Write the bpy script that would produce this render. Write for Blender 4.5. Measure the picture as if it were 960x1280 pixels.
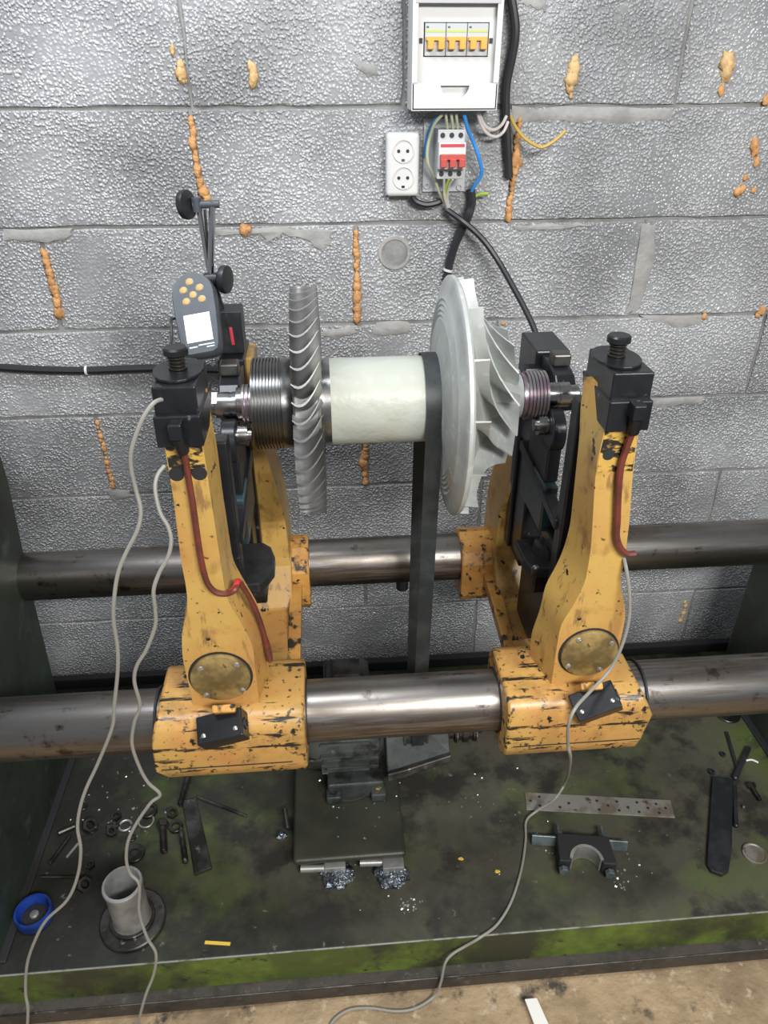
import bpy, math, random
from math import pi, sin, cos, radians, sqrt
from mathutils import Vector as V, Matrix, noise
random.seed(7)
for o in list(bpy.data.objects): bpy.data.objects.remove(o)
SC = bpy.context.scene; COL = SC.collection
# ------------------------------------------------------------------ camera, world, lights, exposure
YAW, PIT, ROL, F = radians(4.65), radians(31.0), radians(.07), 928.0
CAM = V((0, -1.577, 1.38))
fw = V((sin(YAW)*cos(PIT), cos(YAW)*cos(PIT), -sin(PIT))); rt = V((cos(YAW), -sin(YAW), 0)); dn = fw.cross(rt)
rt, dn = cos(ROL)*rt + sin(ROL)*dn, -sin(ROL)*rt + cos(ROL)*dn
cd = bpy.data.cameras.new('camera'); cam = bpy.data.objects.new('camera', cd); COL.objects.link(cam)
cam.matrix_world = Matrix(((rt.x, -dn.x, -fw.x, CAM.x), (rt.y, -dn.y, -fw.y, CAM.y), (rt.z, -dn.z, -fw.z, CAM.z), (0, 0, 0, 1)))
cd.sensor_fit = 'VERTICAL'; cd.sensor_height = 36; cd.lens = F/1280*36; cd.clip_start = .05
SC.camera = cam
W = bpy.data.worlds.new('world'); SC.world = W; W.use_nodes = True
bg = W.node_tree.nodes['Background']; bg.inputs[0].default_value = (.88, .93, 1.0, 1); bg.inputs[1].default_value = .26
def area(name, loc, target, sx, sy, power, col):
    l = bpy.data.lights.new(name, 'AREA'); l.shape = 'RECTANGLE'; l.size = sx; l.size_y = sy; l.energy = power; l.color = col
    o = bpy.data.objects.new(name, l); COL.objects.link(o); o.location = loc
    o.rotation_euler = (V(target)-V(loc)).to_track_quat('-Z', 'Y').to_euler(); return o
area('ceiling_lamp_right', (.75, -2.75, 2.30), (.2, -.4, .6), 1.3, .3, 92, (1.0, .985, .95))
area('ceiling_lamp_left', (-.55, -.85, 2.55), (-.35, -.1, 1.0), .9, .25, 27, (.88, .93, 1.0))
SC.view_settings.view_transform = 'Standard'; SC.view_settings.look = 'None'
SC.view_settings.exposure = 0.0; SC.view_settings.gamma = 1; SC.view_settings.use_curve_mapping = False

def at(px, py, X=None, Y=None, Z=None):
    """world point seen at photo pixel (px,py) on the given plane"""
    w = rt*((px-480)/F) + dn*((py-640)/F) + fw
    t = (X-CAM.x)/w.x if X is not None else (Y-CAM.y)/w.y if Y is not None else (Z-CAM.z)/w.z
    return CAM + w*t
# ------------------------------------------------------------------ mesh helpers
class B:
    def __init__(s): s.v = []; s.f = []
    def add(s, vs, fs):
        n = len(s.v); s.v += [V(q) for q in vs]; s.f += [tuple(i+n for i in f) for f in fs]; return s
    def box(s, x0, x1, y0, y1, z0, z1):
        return s.obox(V(((x0+x1)/2, (y0+y1)/2, (z0+z1)/2)), (V((1, 0, 0)), V((0, 1, 0)), V((0, 0, 1))), (abs(x1-x0)/2, abs(y1-y0)/2, abs(z1-z0)/2))
    def obox(s, c, ax, h):
        c = V(c); vs = [c+ax[0]*h[0]*i+ax[1]*h[1]*j+ax[2]*h[2]*k for i in (-1, 1) for j in (-1, 1) for k in (-1, 1)]
        return s.add(vs, [(0, 1, 3, 2), (4, 6, 7, 5), (0, 4, 5, 1), (2, 3, 7, 6), (0, 2, 6, 4), (1, 5, 7, 3)])
    def loft(s, rings, cap=True, closed=False):
        n = len(rings[0]); vs = [p for r in rings for p in r]; fs = []
        m = len(rings)
        for i in range(m-1 if not closed else m):
            for j in range(n):
                a, b = i*n+j, i*n+(j+1) % n; i2 = (i+1) % m; fs.append((a, b, i2*n+(j+1) % n, i2*n+j))
        if cap and not closed: fs += [tuple(range(n))[::-1], tuple(range((m-1)*n, m*n))]
        return s.add(vs, fs)
    def lathe(s, o, ax, prof, n=32, cap=True):
        o = V(o); ax = V(ax).normalized(); u = ax.orthogonal().normalized(); w = ax.cross(u)
        return s.loft([[o+ax*a+(u*cos(2*pi*k/n)+w*sin(2*pi*k/n))*max(r, 1e-5) for k in range(n)] for a, r in prof], cap)
    def cyl(s, p0, p1, r0, r1=None, n=20):
        p0, p1 = V(p0), V(p1); return s.lathe(p0, p1-p0, [(0, r0), ((p1-p0).length, r0 if r1 is None else r1)], n)
    def ring(s, o, ax, ro, ri, h, n=28):
        o = V(o); ax = V(ax).normalized(); u = ax.orthogonal().normalized(); w = ax.cross(u)
        c = min(h*.2, (ro-ri)*.2)
        pr = [(0, ri), (0, ro-c), (c, ro), (h-c, ro), (h, ro-c), (h, ri)]
        return s.loft([[o+ax*a+(u*cos(2*pi*k/n)+w*sin(2*pi*k/n))*r for k in range(n)] for a, r in pr], False, True)
    def prism(s, pts, vec):
        pts = [V(p) for p in pts]; vec = V(vec); n = len(pts)
        return s.loft([pts, [p+vec for p in pts]])
    def tube(s, pts, r, n=8, sub=6):
        P = [V(p) for p in pts]; Q = []
        for i in range(len(P)-1):
            a, b, c, d = P[max(i-1, 0)], P[i], P[i+1], P[min(i+2, len(P)-1)]
            for k in range(sub):
                t = k/sub; Q.append(.5*((2*b)+(c-a)*t+(2*a-5*b+4*c-d)*t*t+(3*b-a-3*c+d)*t**3))
        Q.append(P[-1]); rings = []; u = None
        for i, q in enumerate(Q):
            t = (Q[min(i+1, len(Q)-1)]-Q[max(i-1, 0)]); t = t.normalized() if t.length > 1e-9 else V((0, 0, 1))
            u = t.orthogonal().normalized() if u is None else (u-t*u.dot(t)).normalized()
            w = t.cross(u); rings.append([q+(u*cos(2*pi*k/n)+w*sin(2*pi*k/n))*r for k in range(n)])
        return s.loft(rings)
    def blob(s, c, rx, ry, rz, seed=0, amp=.35, freq=2.2, n=12, m=8):
        c = V(c); rings = []
        for i in range(m+1):
            th = pi*i/m; ring = []
            for k in range(n):
                d = V((sin(th)*cos(2*pi*k/n), sin(th)*sin(2*pi*k/n), cos(th)))
                f = 1+amp*noise.noise(d*freq+V((seed*3.1, seed*1.7, seed)))
                ring.append(c+V((d.x*rx, d.y*ry, d.z*rz))*f)
            rings.append(ring)
        return s.loft(rings, False)
ORG = {}
def tag(o, label=None, cat=None, group=None, kind=None):
    for k, x in (('label', label), ('category', cat), ('group', group), ('kind', kind)):
        if x: o[k] = x
    return o
def thing(name, label, cat, loc, group=None):
    o = bpy.data.objects.new(name, None); COL.objects.link(o); o.location = loc; o.empty_display_size = .05; ORG[o.name] = V(loc)
    return tag(o, label, cat, group)
def obj(name, b, m, parent=None, bevel=0, smooth=False, label=None, cat=None, group=None, kind=None, seg=2, auto=35):
    if parent is not None: org = ORG[parent.name]
    else:
        xs = [p.x for p in b.v]; ys = [p.y for p in b.v]; zs = [p.z for p in b.v]
        org = V(((min(xs)+max(xs))/2, (min(ys)+max(ys))/2, min(zs)))
    me = bpy.data.meshes.new(name); me.from_pydata([p-org for p in b.v], [], b.f)
    import bmesh
    bm = bmesh.new(); bm.from_mesh(me); bmesh.ops.recalc_face_normals(bm, faces=bm.faces); bm.to_mesh(me); bm.free()
    if smooth:
        for p in me.polygons: p.use_smooth = True
        me.set_sharp_from_angle(angle=radians(auto))
    me.materials.append(m); o = bpy.data.objects.new(name, me); COL.objects.link(o)
    if parent is not None: o.parent = parent; ORG[o.name] = org
    else: o.location = org; ORG[o.name] = org
    if bevel:
        d = o.modifiers.new('bevel', 'BEVEL'); d.width = bevel; d.segments = seg; d.limit_method = 'ANGLE'; d.angle_limit = radians(40)
        if not smooth:
            pass
    return tag(o, label, cat, group, kind)
def inst(src, name, parent, loc=None, rot=None):
    o = bpy.data.objects.new(name, src.data); COL.objects.link(o); o.parent = parent
    for md in src.modifiers:
        d = o.modifiers.new(md.name, md.type); d.width = md.width; d.segments = md.segments; d.limit_method = 'ANGLE'; d.angle_limit = md.angle_limit
    if loc is not None: o.location = loc
    if rot is not None: o.rotation_euler = rot
    return o
# ------------------------------------------------------------------ materials
def mat(name, base, rough=.5, metal=0., layers=(), bump=None, rvar=0, spec=.5, coat=0, emit=None):
    m = bpy.data.materials.new(name); m.use_nodes = True; nt = m.node_tree; N = nt.nodes; L = nt.links
    p = N['Principled BSDF']; p.inputs['Roughness'].default_value = rough; p.inputs['Metallic'].default_value = metal
    p.inputs['Specular IOR Level'].default_value = spec; p.inputs['Coat Weight'].default_value = coat
    tc = N.new('ShaderNodeTexCoord'); col = None
    rgb = N.new('ShaderNodeRGB'); rgb.outputs[0].default_value = (*base, 1); col = rgb.outputs[0]; rsrc = None
    for i, ly in enumerate(layers):
        c, sc, lo, hi = ly[:4]; st = ly[4] if len(ly) > 4 else (1, 1, 1)
        mp = N.new('ShaderNodeMapping'); mp.inputs['Scale'].default_value = [sc*q for q in st]; mp.inputs['Location'].default_value = (i*3.7+1.3, i*1.9, i*5.1)
        L.new(tc.outputs['Object'], mp.inputs[0])
        nz = N.new('ShaderNodeTexNoise'); nz.inputs['Scale'].default_value = 1; nz.inputs['Detail'].default_value = 6; nz.inputs['Roughness'].default_value = .62
        L.new(mp.outputs[0], nz.inputs['Vector']); nout = nz.outputs[0]
        if len(ly) > 5:
            sx = N.new('ShaderNodeSeparateXYZ'); L.new(tc.outputs['Object'], sx.inputs[0]); ma = N.new('ShaderNodeMath'); ma.operation = 'MULTIPLY_ADD'; ma.inputs[1].default_value = ly[5]
            L.new(sx.outputs[0], ma.inputs[0]); L.new(nout, ma.inputs[2]); nout = ma.outputs[0]
        mr = N.new('ShaderNodeMapRange'); mr.inputs[1].default_value = lo; mr.inputs[2].default_value = hi; L.new(nout, mr.inputs[0])
        mx = N.new('ShaderNodeMixRGB'); L.new(mr.outputs[0], mx.inputs[0]); L.new(col, mx.inputs[1]); mx.inputs[2].default_value = (*c, 1); col = mx.outputs[0]
        if rsrc is None: rsrc = mr.outputs[0]
    L.new(col, p.inputs['Base Color'])
    if rvar and rsrc:
        mr = N.new('ShaderNodeMapRange'); mr.inputs[3].default_value = rough; mr.inputs[4].default_value = rough+rvar; L.new(rsrc, mr.inputs[0]); L.new(mr.outputs[0], p.inputs['Roughness'])
    if bump:
        nz = N.new('ShaderNodeTexNoise'); nz.inputs['Scale'].default_value = bump[0]; nz.inputs['Detail'].default_value = 5; L.new(tc.outputs['Object'], nz.inputs['Vector'])
        bp = N.new('ShaderNodeBump'); bp.inputs['Strength'].default_value = bump[1]; bp.inputs['Distance'].default_value = bump[2] if len(bump) > 2 else .003
        L.new(nz.outputs[0], bp.inputs['Height']); L.new(bp.outputs[0], p.inputs['Normal'])
    if emit: p.inputs['Emission Color'].default_value = (*emit[0], 1); p.inputs['Emission Strength'].default_value = emit[1]
    return m
def block_mat():
    m = bpy.data.materials.new('bead_concrete'); m.use_nodes = True; nt = m.node_tree; N = nt.nodes; L = nt.links; p = N['Principled BSDF']
    g = N.new('ShaderNodeNewGeometry'); oi = N.new('ShaderNodeObjectInfo')
    dn_ = N.new('ShaderNodeTexNoise'); dn_.inputs['Scale'].default_value = 22; L.new(g.outputs['Position'], dn_.inputs['Vector'])
    ad = N.new('ShaderNodeVectorMath'); ad.operation = 'SCALE'; ad.inputs['Scale'].default_value = .012; L.new(dn_.outputs['Color'], ad.inputs[0])
    a2 = N.new('ShaderNodeVectorMath'); a2.operation = 'ADD'; L.new(g.outputs['Position'], a2.inputs[0]); L.new(ad.outputs[0], a2.inputs[1])
    vo = N.new('ShaderNodeTexVoronoi'); vo.feature = 'SMOOTH_F1'; vo.inputs['Scale'].default_value = 172; vo.inputs['Smoothness'].default_value = .35; vo.inputs['Randomness'].default_value = .9
    L.new(a2.outputs[0], vo.inputs['Vector'])
    nm = N.new('ShaderNodeTexNoise'); nm.inputs['Scale'].default_value = 5.5; nm.inputs['Detail'].default_value = 7; nm.inputs['Roughness'].default_value = .6; L.new(g.outputs['Position'], nm.inputs['Vector'])
    msk = N.new('ShaderNodeMapRange'); msk.inputs[1].default_value = .36; msk.inputs[2].default_value = .56; msk.inputs[3].default_value = .22; L.new(nm.outputs[0], msk.inputs[0])
    dome = N.new('ShaderNodeMapRange'); dome.inputs[1].default_value = .05; dome.inputs[2].default_value = .62; dome.inputs[3].default_value = 1; dome.inputs[4].default_value = 0; L.new(vo.outputs['Distance'], dome.inputs[0])
    hm = N.new('ShaderNodeMath'); hm.operation = 'MULTIPLY'; L.new(dome.outputs[0], hm.inputs[0]); L.new(msk.outputs[0], hm.inputs[1])
    fine = N.new('ShaderNodeTexNoise'); fine.inputs['Scale'].default_value = 60; fine.inputs['Detail'].default_value = 6; L.new(g.outputs['Position'], fine.inputs['Vector'])
    fa = N.new('ShaderNodeMath'); fa.operation = 'MULTIPLY_ADD'; fa.inputs[1].default_value = .35; L.new(fine.outputs[0], fa.inputs[0]); L.new(hm.outputs[0], fa.inputs[2])
    bp = N.new('ShaderNodeBump'); bp.inputs['Strength'].default_value = .85; bp.inputs['Distance'].default_value = .0042; L.new(fa.outputs[0], bp.inputs['Height']); L.new(bp.outputs[0], p.inputs['Normal'])
    # colour: grey cement, paler beads, sooty clouds, one tone per block
    b1 = N.new('ShaderNodeMixRGB'); b1.inputs[1].default_value = (.295, .30, .308, 1); b1.inputs[2].default_value = (.65, .66, .67, 1); L.new(hm.outputs[0], b1.inputs[0])
    cl = N.new('ShaderNodeTexNoise'); cl.inputs['Scale'].default_value = 3.1; cl.inputs['Detail'].default_value = 5; L.new(g.outputs['Position'], cl.inputs['Vector'])
    cr = N.new('ShaderNodeMapRange'); cr.inputs[1].default_value = .36; cr.inputs[2].default_value = .64; cr.inputs[3].default_value = .58; cr.inputs[4].default_value = 1.14; L.new(cl.outputs[0], cr.inputs[0])
    rr = N.new('ShaderNodeMapRange'); rr.inputs[3].default_value = .9; rr.inputs[4].default_value = 1.12; L.new(oi.outputs['Random'], rr.inputs[0])
    mm = N.new('ShaderNodeMath'); mm.operation = 'MULTIPLY'; L.new(cr.outputs[0], mm.inputs[0]); L.new(rr.outputs[0], mm.inputs[1])
    b2 = N.new('ShaderNodeVectorMath'); b2.operation = 'SCALE'; L.new(b1.outputs[0], b2.inputs[0]); L.new(mm.outputs[0], b2.inputs['Scale']); L.new(b2.outputs[0], p.inputs['Base Color'])
    p.inputs['Roughness'].default_value = .29; p.inputs['Specular IOR Level'].default_value = .8
    return m
m_block = block_mat()
m_mortar = mat('mortar', (.27, .268, .26), .85, layers=[((.16, .155, .15), 14, .45, .65)], bump=(90, .5, .004))
m_smear = mat('mortar_smear', (.36, .355, .34), .8, layers=[((.27, .265, .255), 18, .45, .65)], bump=(70, .6, .004))
m_foam = mat('polyurethane_foam', (.62, .33, .13), .75, layers=[((.42, .2, .08), 40, .45, .65)], bump=(150, .6, .004))
m_foam2 = mat('pale_polyurethane_foam', (.66, .45, .22), .7, layers=[((.5, .3, .13), 40, .45, .65)], bump=(150, .5, .003))
m_paint = mat('yellow_paint', (.56, .355, .098), .36, layers=[((.50, .25, .075), 5, .42, .64), ((.30, .16, .05), 16, .55, .72), ((.10, .06, .03), 75, .63, .69), ((.30, .17, .06), 60, .56, .66, (1, 1, .25)), ((.016, .015, .013), 34, .645, .66)], bump=(14, .25, .004), spec=.5)
m_sleeve = mat('scuffed_yellow_paint', (.56, .355, .098), .36, layers=[((.50, .25, .075), 5, .42, .64), ((.26, .14, .045), 14, .50, .70), ((.05, .035, .02), 85, .585, .64), ((.02, .017, .013), 60, .575, .62, (.16, 1, 1)), ((.016, .015, .013), 34, .62, .645)], bump=(20, .3, .004))
m_paint_dirty = mat('greasy_yellow_paint', (.66, .35, .085), .35, layers=[((.42, .20, .05), 9, .42, .62), ((.02, .018, .014), 30, .54, .62), ((.016, .015, .013), 55, .60, .64)], bump=(20, .35, .004))
m_black = mat('black_steel', (.010, .011, .013), .30, .1, layers=[((.022, .023, .027), 12, .4, .7), ((.11, .11, .12), 55, .66, .72)], bump=(40, .2, .002), spec=.4)
m_mount = mat('worn_black_casting', (.040, .040, .043), .36, .3, layers=[((.02, .02, .022), 18, .45, .65), ((.12, .12, .12), 60, .64, .70)], bump=(40, .3, .002))
m_teal = mat('dark_teal_paint', (.022, .05, .055), .32, layers=[((.015, .02, .022), 18, .45, .65)], bump=(30, .2, .002), spec=.6)
m_bar = mat('oily_steel_bar', (.36, .34, .315), .28, 1., layers=[((.17, .14, .115), 6, .38, .62, (.35, 1, 1)), ((.075, .06, .05), 26, .58, .68), ((.30, .29, .285), 120, .5, .62, (.05, 1, 1))], rvar=.16, bump=(160, .06, .001))
m_steel = mat('turned_steel', (.36, .355, .35), .27, 1., layers=[((.25, .24, .235), 30, .45, .65)], bump=(200, .06, .001))
m_drum = mat('dark_turned_steel', (.14, .14, .137), .3, 1., layers=[((.14, .135, .13), 25, .45, .65)])
m_purple = mat('steel_with_violet_marking_ink', (.36, .34, .35), .36, .85, layers=[((.34, .19, .28), 35, .48, .66)])
m_turb = mat('grey_heat_worn_alloy', (.36, .36, .355), .46, .5, layers=[((.20, .20, .20), 22, .42, .66), ((.42, .42, .43), 60, .58, .7)], bump=(120, .15, .001))
m_alu = mat('blasted_aluminium', (.56, .58, .56), .45, .35, layers=[((.43, .45, .44), 14, .42, .68), ((.66, .68, .66), 50, .55, .7)], bump=(200, .12, .001))
m_wrap = mat('pale_tape_wrap', (.45, .475, .43), .42, layers=[((.44, .45, .37), 9, .45, .7), ((.45, .45, .38), 26, .62, .72)], bump=(22, .7, .006))
m_belt = mat('rubber_belt', (.022, .027, .028), .5, layers=[((.04, .048, .048), 30, .45, .65)], bump=(80, .2, .001))
m_plate = mat('oily_green_bedplate', (.085, .120, .030), .5, layers=[((.075, .070, .048), 3.2, .40, .58), ((.017, .017, .013), 2.3, .43, .60, (1, 1, 1), -.20), ((.026, .025, .020), 11, .48, .60), ((.16, .15, .12), 45, .66, .72)], rvar=.2, bump=(60, .3, .003), spec=.4)
m_lip = mat('green_painted_lip', (.070, .095, .020), .55, layers=[((.12, .175, .025), 9, .46, .62), ((.035, .037, .018), 6, .50, .64), ((.02, .02, .015), 30, .62, .7)], bump=(60, .3, .003))
m_ledge = mat('dirty_steel_ledge', (.06, .05, .04), .7, layers=[((.03, .027, .022), 12, .45, .6), ((.12, .10, .08), 40, .6, .7)], bump=(70, .5, .003))
m_edge = mat('worn_bare_edge', (.25, .26, .23), .5, .3, layers=[((.10, .11, .07), 30, .5, .62)])
m_green = mat('dark_green_machine_paint', (.034, .048, .036), .42, layers=[((.022, .024, .018), 5, .42, .64), ((.05, .07, .058), 16, .58, .7)], bump=(20, .3, .003))
m_floor = mat('dusty_earth_floor', (.40, .29, .17), .9, layers=[((.24, .17, .10), 7, .42, .62), ((.06, .05, .04), 13, .58, .68), ((.5, .4, .27), 40, .58, .7)], bump=(50, .8, .008))
m_motor = mat('greasy_dark_motor_paint', (.040, .047, .044), .34, layers=[((.075, .083, .076), 10, .45, .68), ((.014, .015, .013), 22, .5, .65), ((.16, .16, .15), 80, .68, .72)], bump=(40, .25, .002))
m_mplate = mat('greasy_olive_black_plate', (.030, .032, .024), .42, layers=[((.05, .05, .034), 8, .45, .66), ((.20, .20, .18), 90, .70, .73)], bump=(60, .2, .002))
m_white = mat('white_plastic', (.64, .64, .625), .42, layers=[((.68, .67, .64), 12, .55, .7), ((.45, .43, .4), 60, .70, .74)])
m_greyp = mat('light_grey_plastic', (.47, .48, .49), .45, layers=[((.46, .46, .47), 14, .5, .7)])
m_clear = mat('smoky_clear_plastic', (.45, .45, .46), .25)
m_dark = mat('dark_recess', (.02, .02, .022), .6)
m_red = mat('red_toggle_plastic', (.50, .075, .06), .4)
m_orange = mat('orange_toggle_plastic', (.78, .36, .05), .4)
m_blackpl = mat('black_plastic', (.015, .016, .019), .42, layers=[((.028, .030, .034), 30, .5, .65)])
m_cable = mat('black_cable', (.02, .021, .024), .45)
m_gauge = mat('slate_grey_plastic', (.055, .066, .078), .45, layers=[((.07, .08, .092), 30, .45, .65)], bump=(300, .1, .001))
m_button = mat('tan_rubber_button', (.60, .34, .12), .5)
m_screen = mat('lit_screen', (.75, .78, .80), .3, emit=((.92, .96, 1), .55))
m_print = mat('pale_print', (.62, .66, .68), .6)
m_digit = mat('faint_screen_digit', (.55, .58, .6), .4, emit=((.8, .84, .88), .42))
m_chrome = mat('chrome_rod', (.62, .62, .64), .16, 1.)
m_redstrip = mat('red_scale_strip', (.55, .05, .07), .4)
m_redcab = mat('red_rubber_cable', (.16, .036, .025), .42, layers=[((.10, .03, .022), 30, .45, .62)])
m_redbright = mat('red_sleeve', (.55, .04, .045), .35)
m_greycab = mat('grey_cable', (.27, .26, .23), .5, layers=[((.25, .24, .21), 20, .45, .65)])
m_blue = mat('blue_insulation', (.04, .26, .68), .4)
m_pale = mat('pale_insulation', (.66, .60, .58), .45)
m_olive = mat('olive_insulation', (.40, .42, .28), .5)
m_yg = mat('yellow_green_insulation', (.42, .60, .08), .45)
m_brown = mat('ochre_insulation', (.50, .33, .07), .45)
m_bluecap = mat('blue_plastic', (.012, .05, .30), .35, layers=[((.01, .025, .12), 25, .5, .65)])
m_greasysteel = mat('greasy_steel', (.13, .125, .115), .4, .8, layers=[((.04, .038, .033), 14, .42, .62), ((.28, .27, .25), 60, .62, .7)])
m_lightsteel = mat('light_worn_steel', (.46, .46, .445), .38, .6, layers=[((.30, .295, .28), 22, .42, .64)])
m_worn = mat('scraped_yellow_paint', (.58, .36, .08), .4, layers=[((.02, .018, .015), 34, .47, .53, (1, 1, 2.2)), ((.30, .17, .05), 60, .55, .65)], bump=(60, .5, .003))
m_rust = mat('rust_spotted_zinc_strip', (.30, .29, .26), .5, .5, layers=[((.20, .165, .12), 14, .5, .62), ((.11, .06, .03), 34, .60, .68)])
m_zinc = mat('zinc_plated_steel', (.28, .34, .36), .38, .8, layers=[((.16, .19, .20), 25, .45, .65)])
m_weld = mat('weld_spatter_steel', (.26, .29, .33), .32, .9, layers=[((.10, .11, .13), 45, .45, .6)], bump=(160, .9, .004))
m_brass = mat('brass_bolt', (.42, .36, .18), .35, .9)
m_screw = mat('bright_screw', (.62, .60, .56), .3, .9)
m_cover = mat('grimy_cover_plate', (.34, .235, .085), .4, layers=[((.13, .09, .035), 18, .42, .60), ((.03, .026, .018), 40, .60, .68)], bump=(40, .25, .002))
m_yel = mat('yellow_plastic_chip', (.70, .48, .06), .5)
m_paper = mat('white_paper', (.80, .78, .72), .7)

# ================================================================== SETTING
JZ = [1.72, 1.515, 1.314, 1.108, .905, .712, .509, .31, .135, -.07, -.28]
JX = [[-.54, .06, .66], [-.84, -.225, .166, .69], [-.83, -.229, .382, .99], [-.549, .072, .67], [-.82, -.233, .377, .987], [-.517, .081, .69], [-.85, -.24, .37, .977], [-.52, .08, .69], [-.83, -.24, .38, .993], [-.52, .08, .69]]
b = B(); b.box(-2.2, 2.4, .0038, .25, -.3, 2.2)
wall = obj('wall_back', b, m_mortar, kind='structure')
def block(x0, x1, z0, z1, sd):
    rnd = random.Random(sd); g = .0015; x0 += g; x1 -= g; z0 += g; z1 -= g
    pts = []
    nx, nz = 12, 5
    for i in range(nx): pts.append((x0+(x1-x0)*i/nx, z0))
    for i in range(nz): pts.append((x1, z0+(z1-z0)*i/nz))
    for i in range(nx): pts.append((x1-(x1-x0)*i/nx, z1))
    for i in range(nz): pts.append((x0, z1-(z1-z0)*i/nz))
    cx, cz = (x0+x1)/2, (z0+z1)/2; yo = rnd.uniform(-.0022, .0008)
    out = []; inn = []
    for x, z in pts:
        j = rnd.uniform(0, .0035); k = rnd.uniform(.001, .0028)
        x += j*(-1 if x > cx else 1)*(abs(x-cx) > (x1-x0)/2-.001); z += j*(-1 if z > cz else 1)*(abs(z-cz) > (z1-z0)/2-.001)
        out.append((x, z)); inn.append((x+k*(-1 if x > cx+.02 else 1 if x < cx-.02 else 0), z+k*(-1 if z > cz else 1)))
    q = B(); q.loft([[V((x, .03, z)) for x, z in out], [V((x, .002+yo, z)) for x, z in out], [V((x, yo, z)) for x, z in inn]])
    return q
sd = 0
for r in range(len(JZ)-1):
    xs = [-1.9]+JX[r]+[2.1]
    if xs[1]-xs[0] > .7: xs.insert(1, xs[1]-.61)
    if xs[-1]-xs[-2] > .7: xs.insert(-1, xs[-2]+.61)
    for i in range(len(xs)-1):
        sd += 1; obj('concrete_block', block(xs[i], xs[i+1], JZ[r+1], JZ[r], sd), m_block, wall)
def smear(pxs, name='mortar_smear', m=None, th=.0022, sd=0):
    rnd = random.Random(sd); P = [at(x, y, Y=0) for x, y in pxs]; Q = []
    for i in range(len(P)):
        a, c = P[i], P[(i+1) % len(P)]
        for k in range(3):
            t = k/3; p = a.lerp(c, t); Q.append(V((p.x+rnd.uniform(-.004, .004), 0, p.z+rnd.uniform(-.004, .004))))
    c = sum(Q, V())/len(Q); q = B()
    q.loft([[V((p.x, .008, p.z)) for p in Q], [V((c.x+(p.x-c.x)*.99, -th*.6, c.z+(p.z-c.z)*.97)) for p in Q], [V((c.x+(p.x-c.x)*.95, -th, c.z+(p.z-c.z)*.85)) for p in Q]])
    obj(name, q, m or m_smear, wall, smooth=True, auto=50)
for i, q in enumerate([
    [(2, 287), (90, 284), (88, 297), (60, 306), (30, 300), (5, 303)],
    [(262, 287), (350, 284), (418, 286), (412, 304), (402, 312), (385, 298), (352, 290), (335, 303), (322, 292), (275, 294)],
    [(636, 134), (740, 133), (842, 134), (840, 148), (818, 152), (760, 153), (700, 152), (640, 156)],
    [(803, 279), (822, 277), (815, 330), (800, 385), (782, 393), (790, 355)],
    [(648, 1), (680, -10), (683, 14), (672, 12), (655, 6)],
    [(470, 404), (512, 402), (510, 415), (490, 420), (466, 416)],
    [(444, 72), (470, 84), (474, 95), (458, 96), (447, 86)],
    [(405, 410), (445, 408), (448, 416), (420, 424), (404, 418)],
    [(800, 396), (880, 392), (878, 404), (850, 412), (825, 404)],
    [(130, 612), (160, 611), (166, 620), (140, 624)],
    [(640, 282), (700, 279), (735, 280), (700, 287), (655, 289)],
    [(810, 498), (880, 495), (880, 503), (840, 508), (812, 506)]]): smear(q, sd=i)
# round hole chased into a block (plugged, slightly sunk ring)
c = at(493, 316, Y=0); b = B(); b.ring(V((c.x, .004, c.z)), (0, -1, 0), .034, .027, .007, 24); obj('hole_rim', b, m_smear, wall, smooth=True)
b = B(); b.cyl(V((c.x, .006, c.z)), V((c.x, -.001, c.z)), .028, n=24); obj('hole_plug', b, m_mortar, wall)
# squeezed-out foam: seams in the head joints and single lumps
def foam(pts, m, name, sd):
    q = B(); rnd = random.Random(sd)
    dense = []
    for i, q_ in enumerate(pts):
        dense.append(q_)
        if i+1 < len(pts):
            n_ = pts[i+1]
            for f_ in (.33, .67): dense.append(tuple(q_[j]*(1-f_)+n_[j]*f_+(rnd.uniform(-1.2, 1.2) if j == 0 else 0) for j in range(2))+((q_[2]+n_[2])/2*rnd.uniform(.55, 1.0),))
    for i, (px, py, r) in enumerate(dense):
        p = at(px, py, Y=0); k = r*.00135
        q.blob(V((p.x, -.002, p.z)), k*rnd.uniform(.9, 1.2), min(k*.8, .012), k*rnd.uniform(1.1, 1.6), sd*7+i, .5, 2.6)
    obj(name, q, m, wall, smooth=True, auto=80)
foam([(239, 150, 4), (242, 165, 5), (241, 180, 5), (245, 198, 4), (247, 212, 5), (250, 227, 5), (255, 240, 7), (259, 248, 6)], m_foam, 'foam_seam', 1)
foam([(55, 316, 4), (58, 327, 6), (62, 340, 5), (65, 352, 6), (69, 364, 6), (72, 378, 6), (74, 390, 7)], m_foam, 'foam_seam', 2)
foam([(445, 292, 4), (445, 305, 5), (446, 318, 5), (445, 332, 4), (446, 345, 4), (446, 358, 6), (446, 372, 7), (446, 386, 6), (446, 398, 5)], m_foam, 'foam_seam', 3)
foam([(122, 528, 4), (126, 545, 4), (130, 560, 4), (134, 578, 4), (138, 594, 4), (141, 606, 5)], m_foam, 'foam_seam', 4)
foam([(457, 552, 4), (456, 566, 5), (454, 578, 8), (456, 592, 5), (457, 602, 5)], m_foam, 'foam_seam', 5)
foam([(649, 150, 3), (647, 170, 4), (646, 190, 5), (644, 202, 8), (643, 214, 6), (640, 230, 4), (638, 248, 4), (636, 262, 5), (635, 271, 5)], m_foam, 'foam_seam', 6)
foam([(226, 82, 6), (226, 92, 8), (229, 100, 4)], m_foam2, 'foam_lump', 7)
foam([(313, 82, 4), (317, 89, 6), (317, 97, 7), (316, 104, 5)], m_foam2, 'foam_lump', 8)
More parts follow.
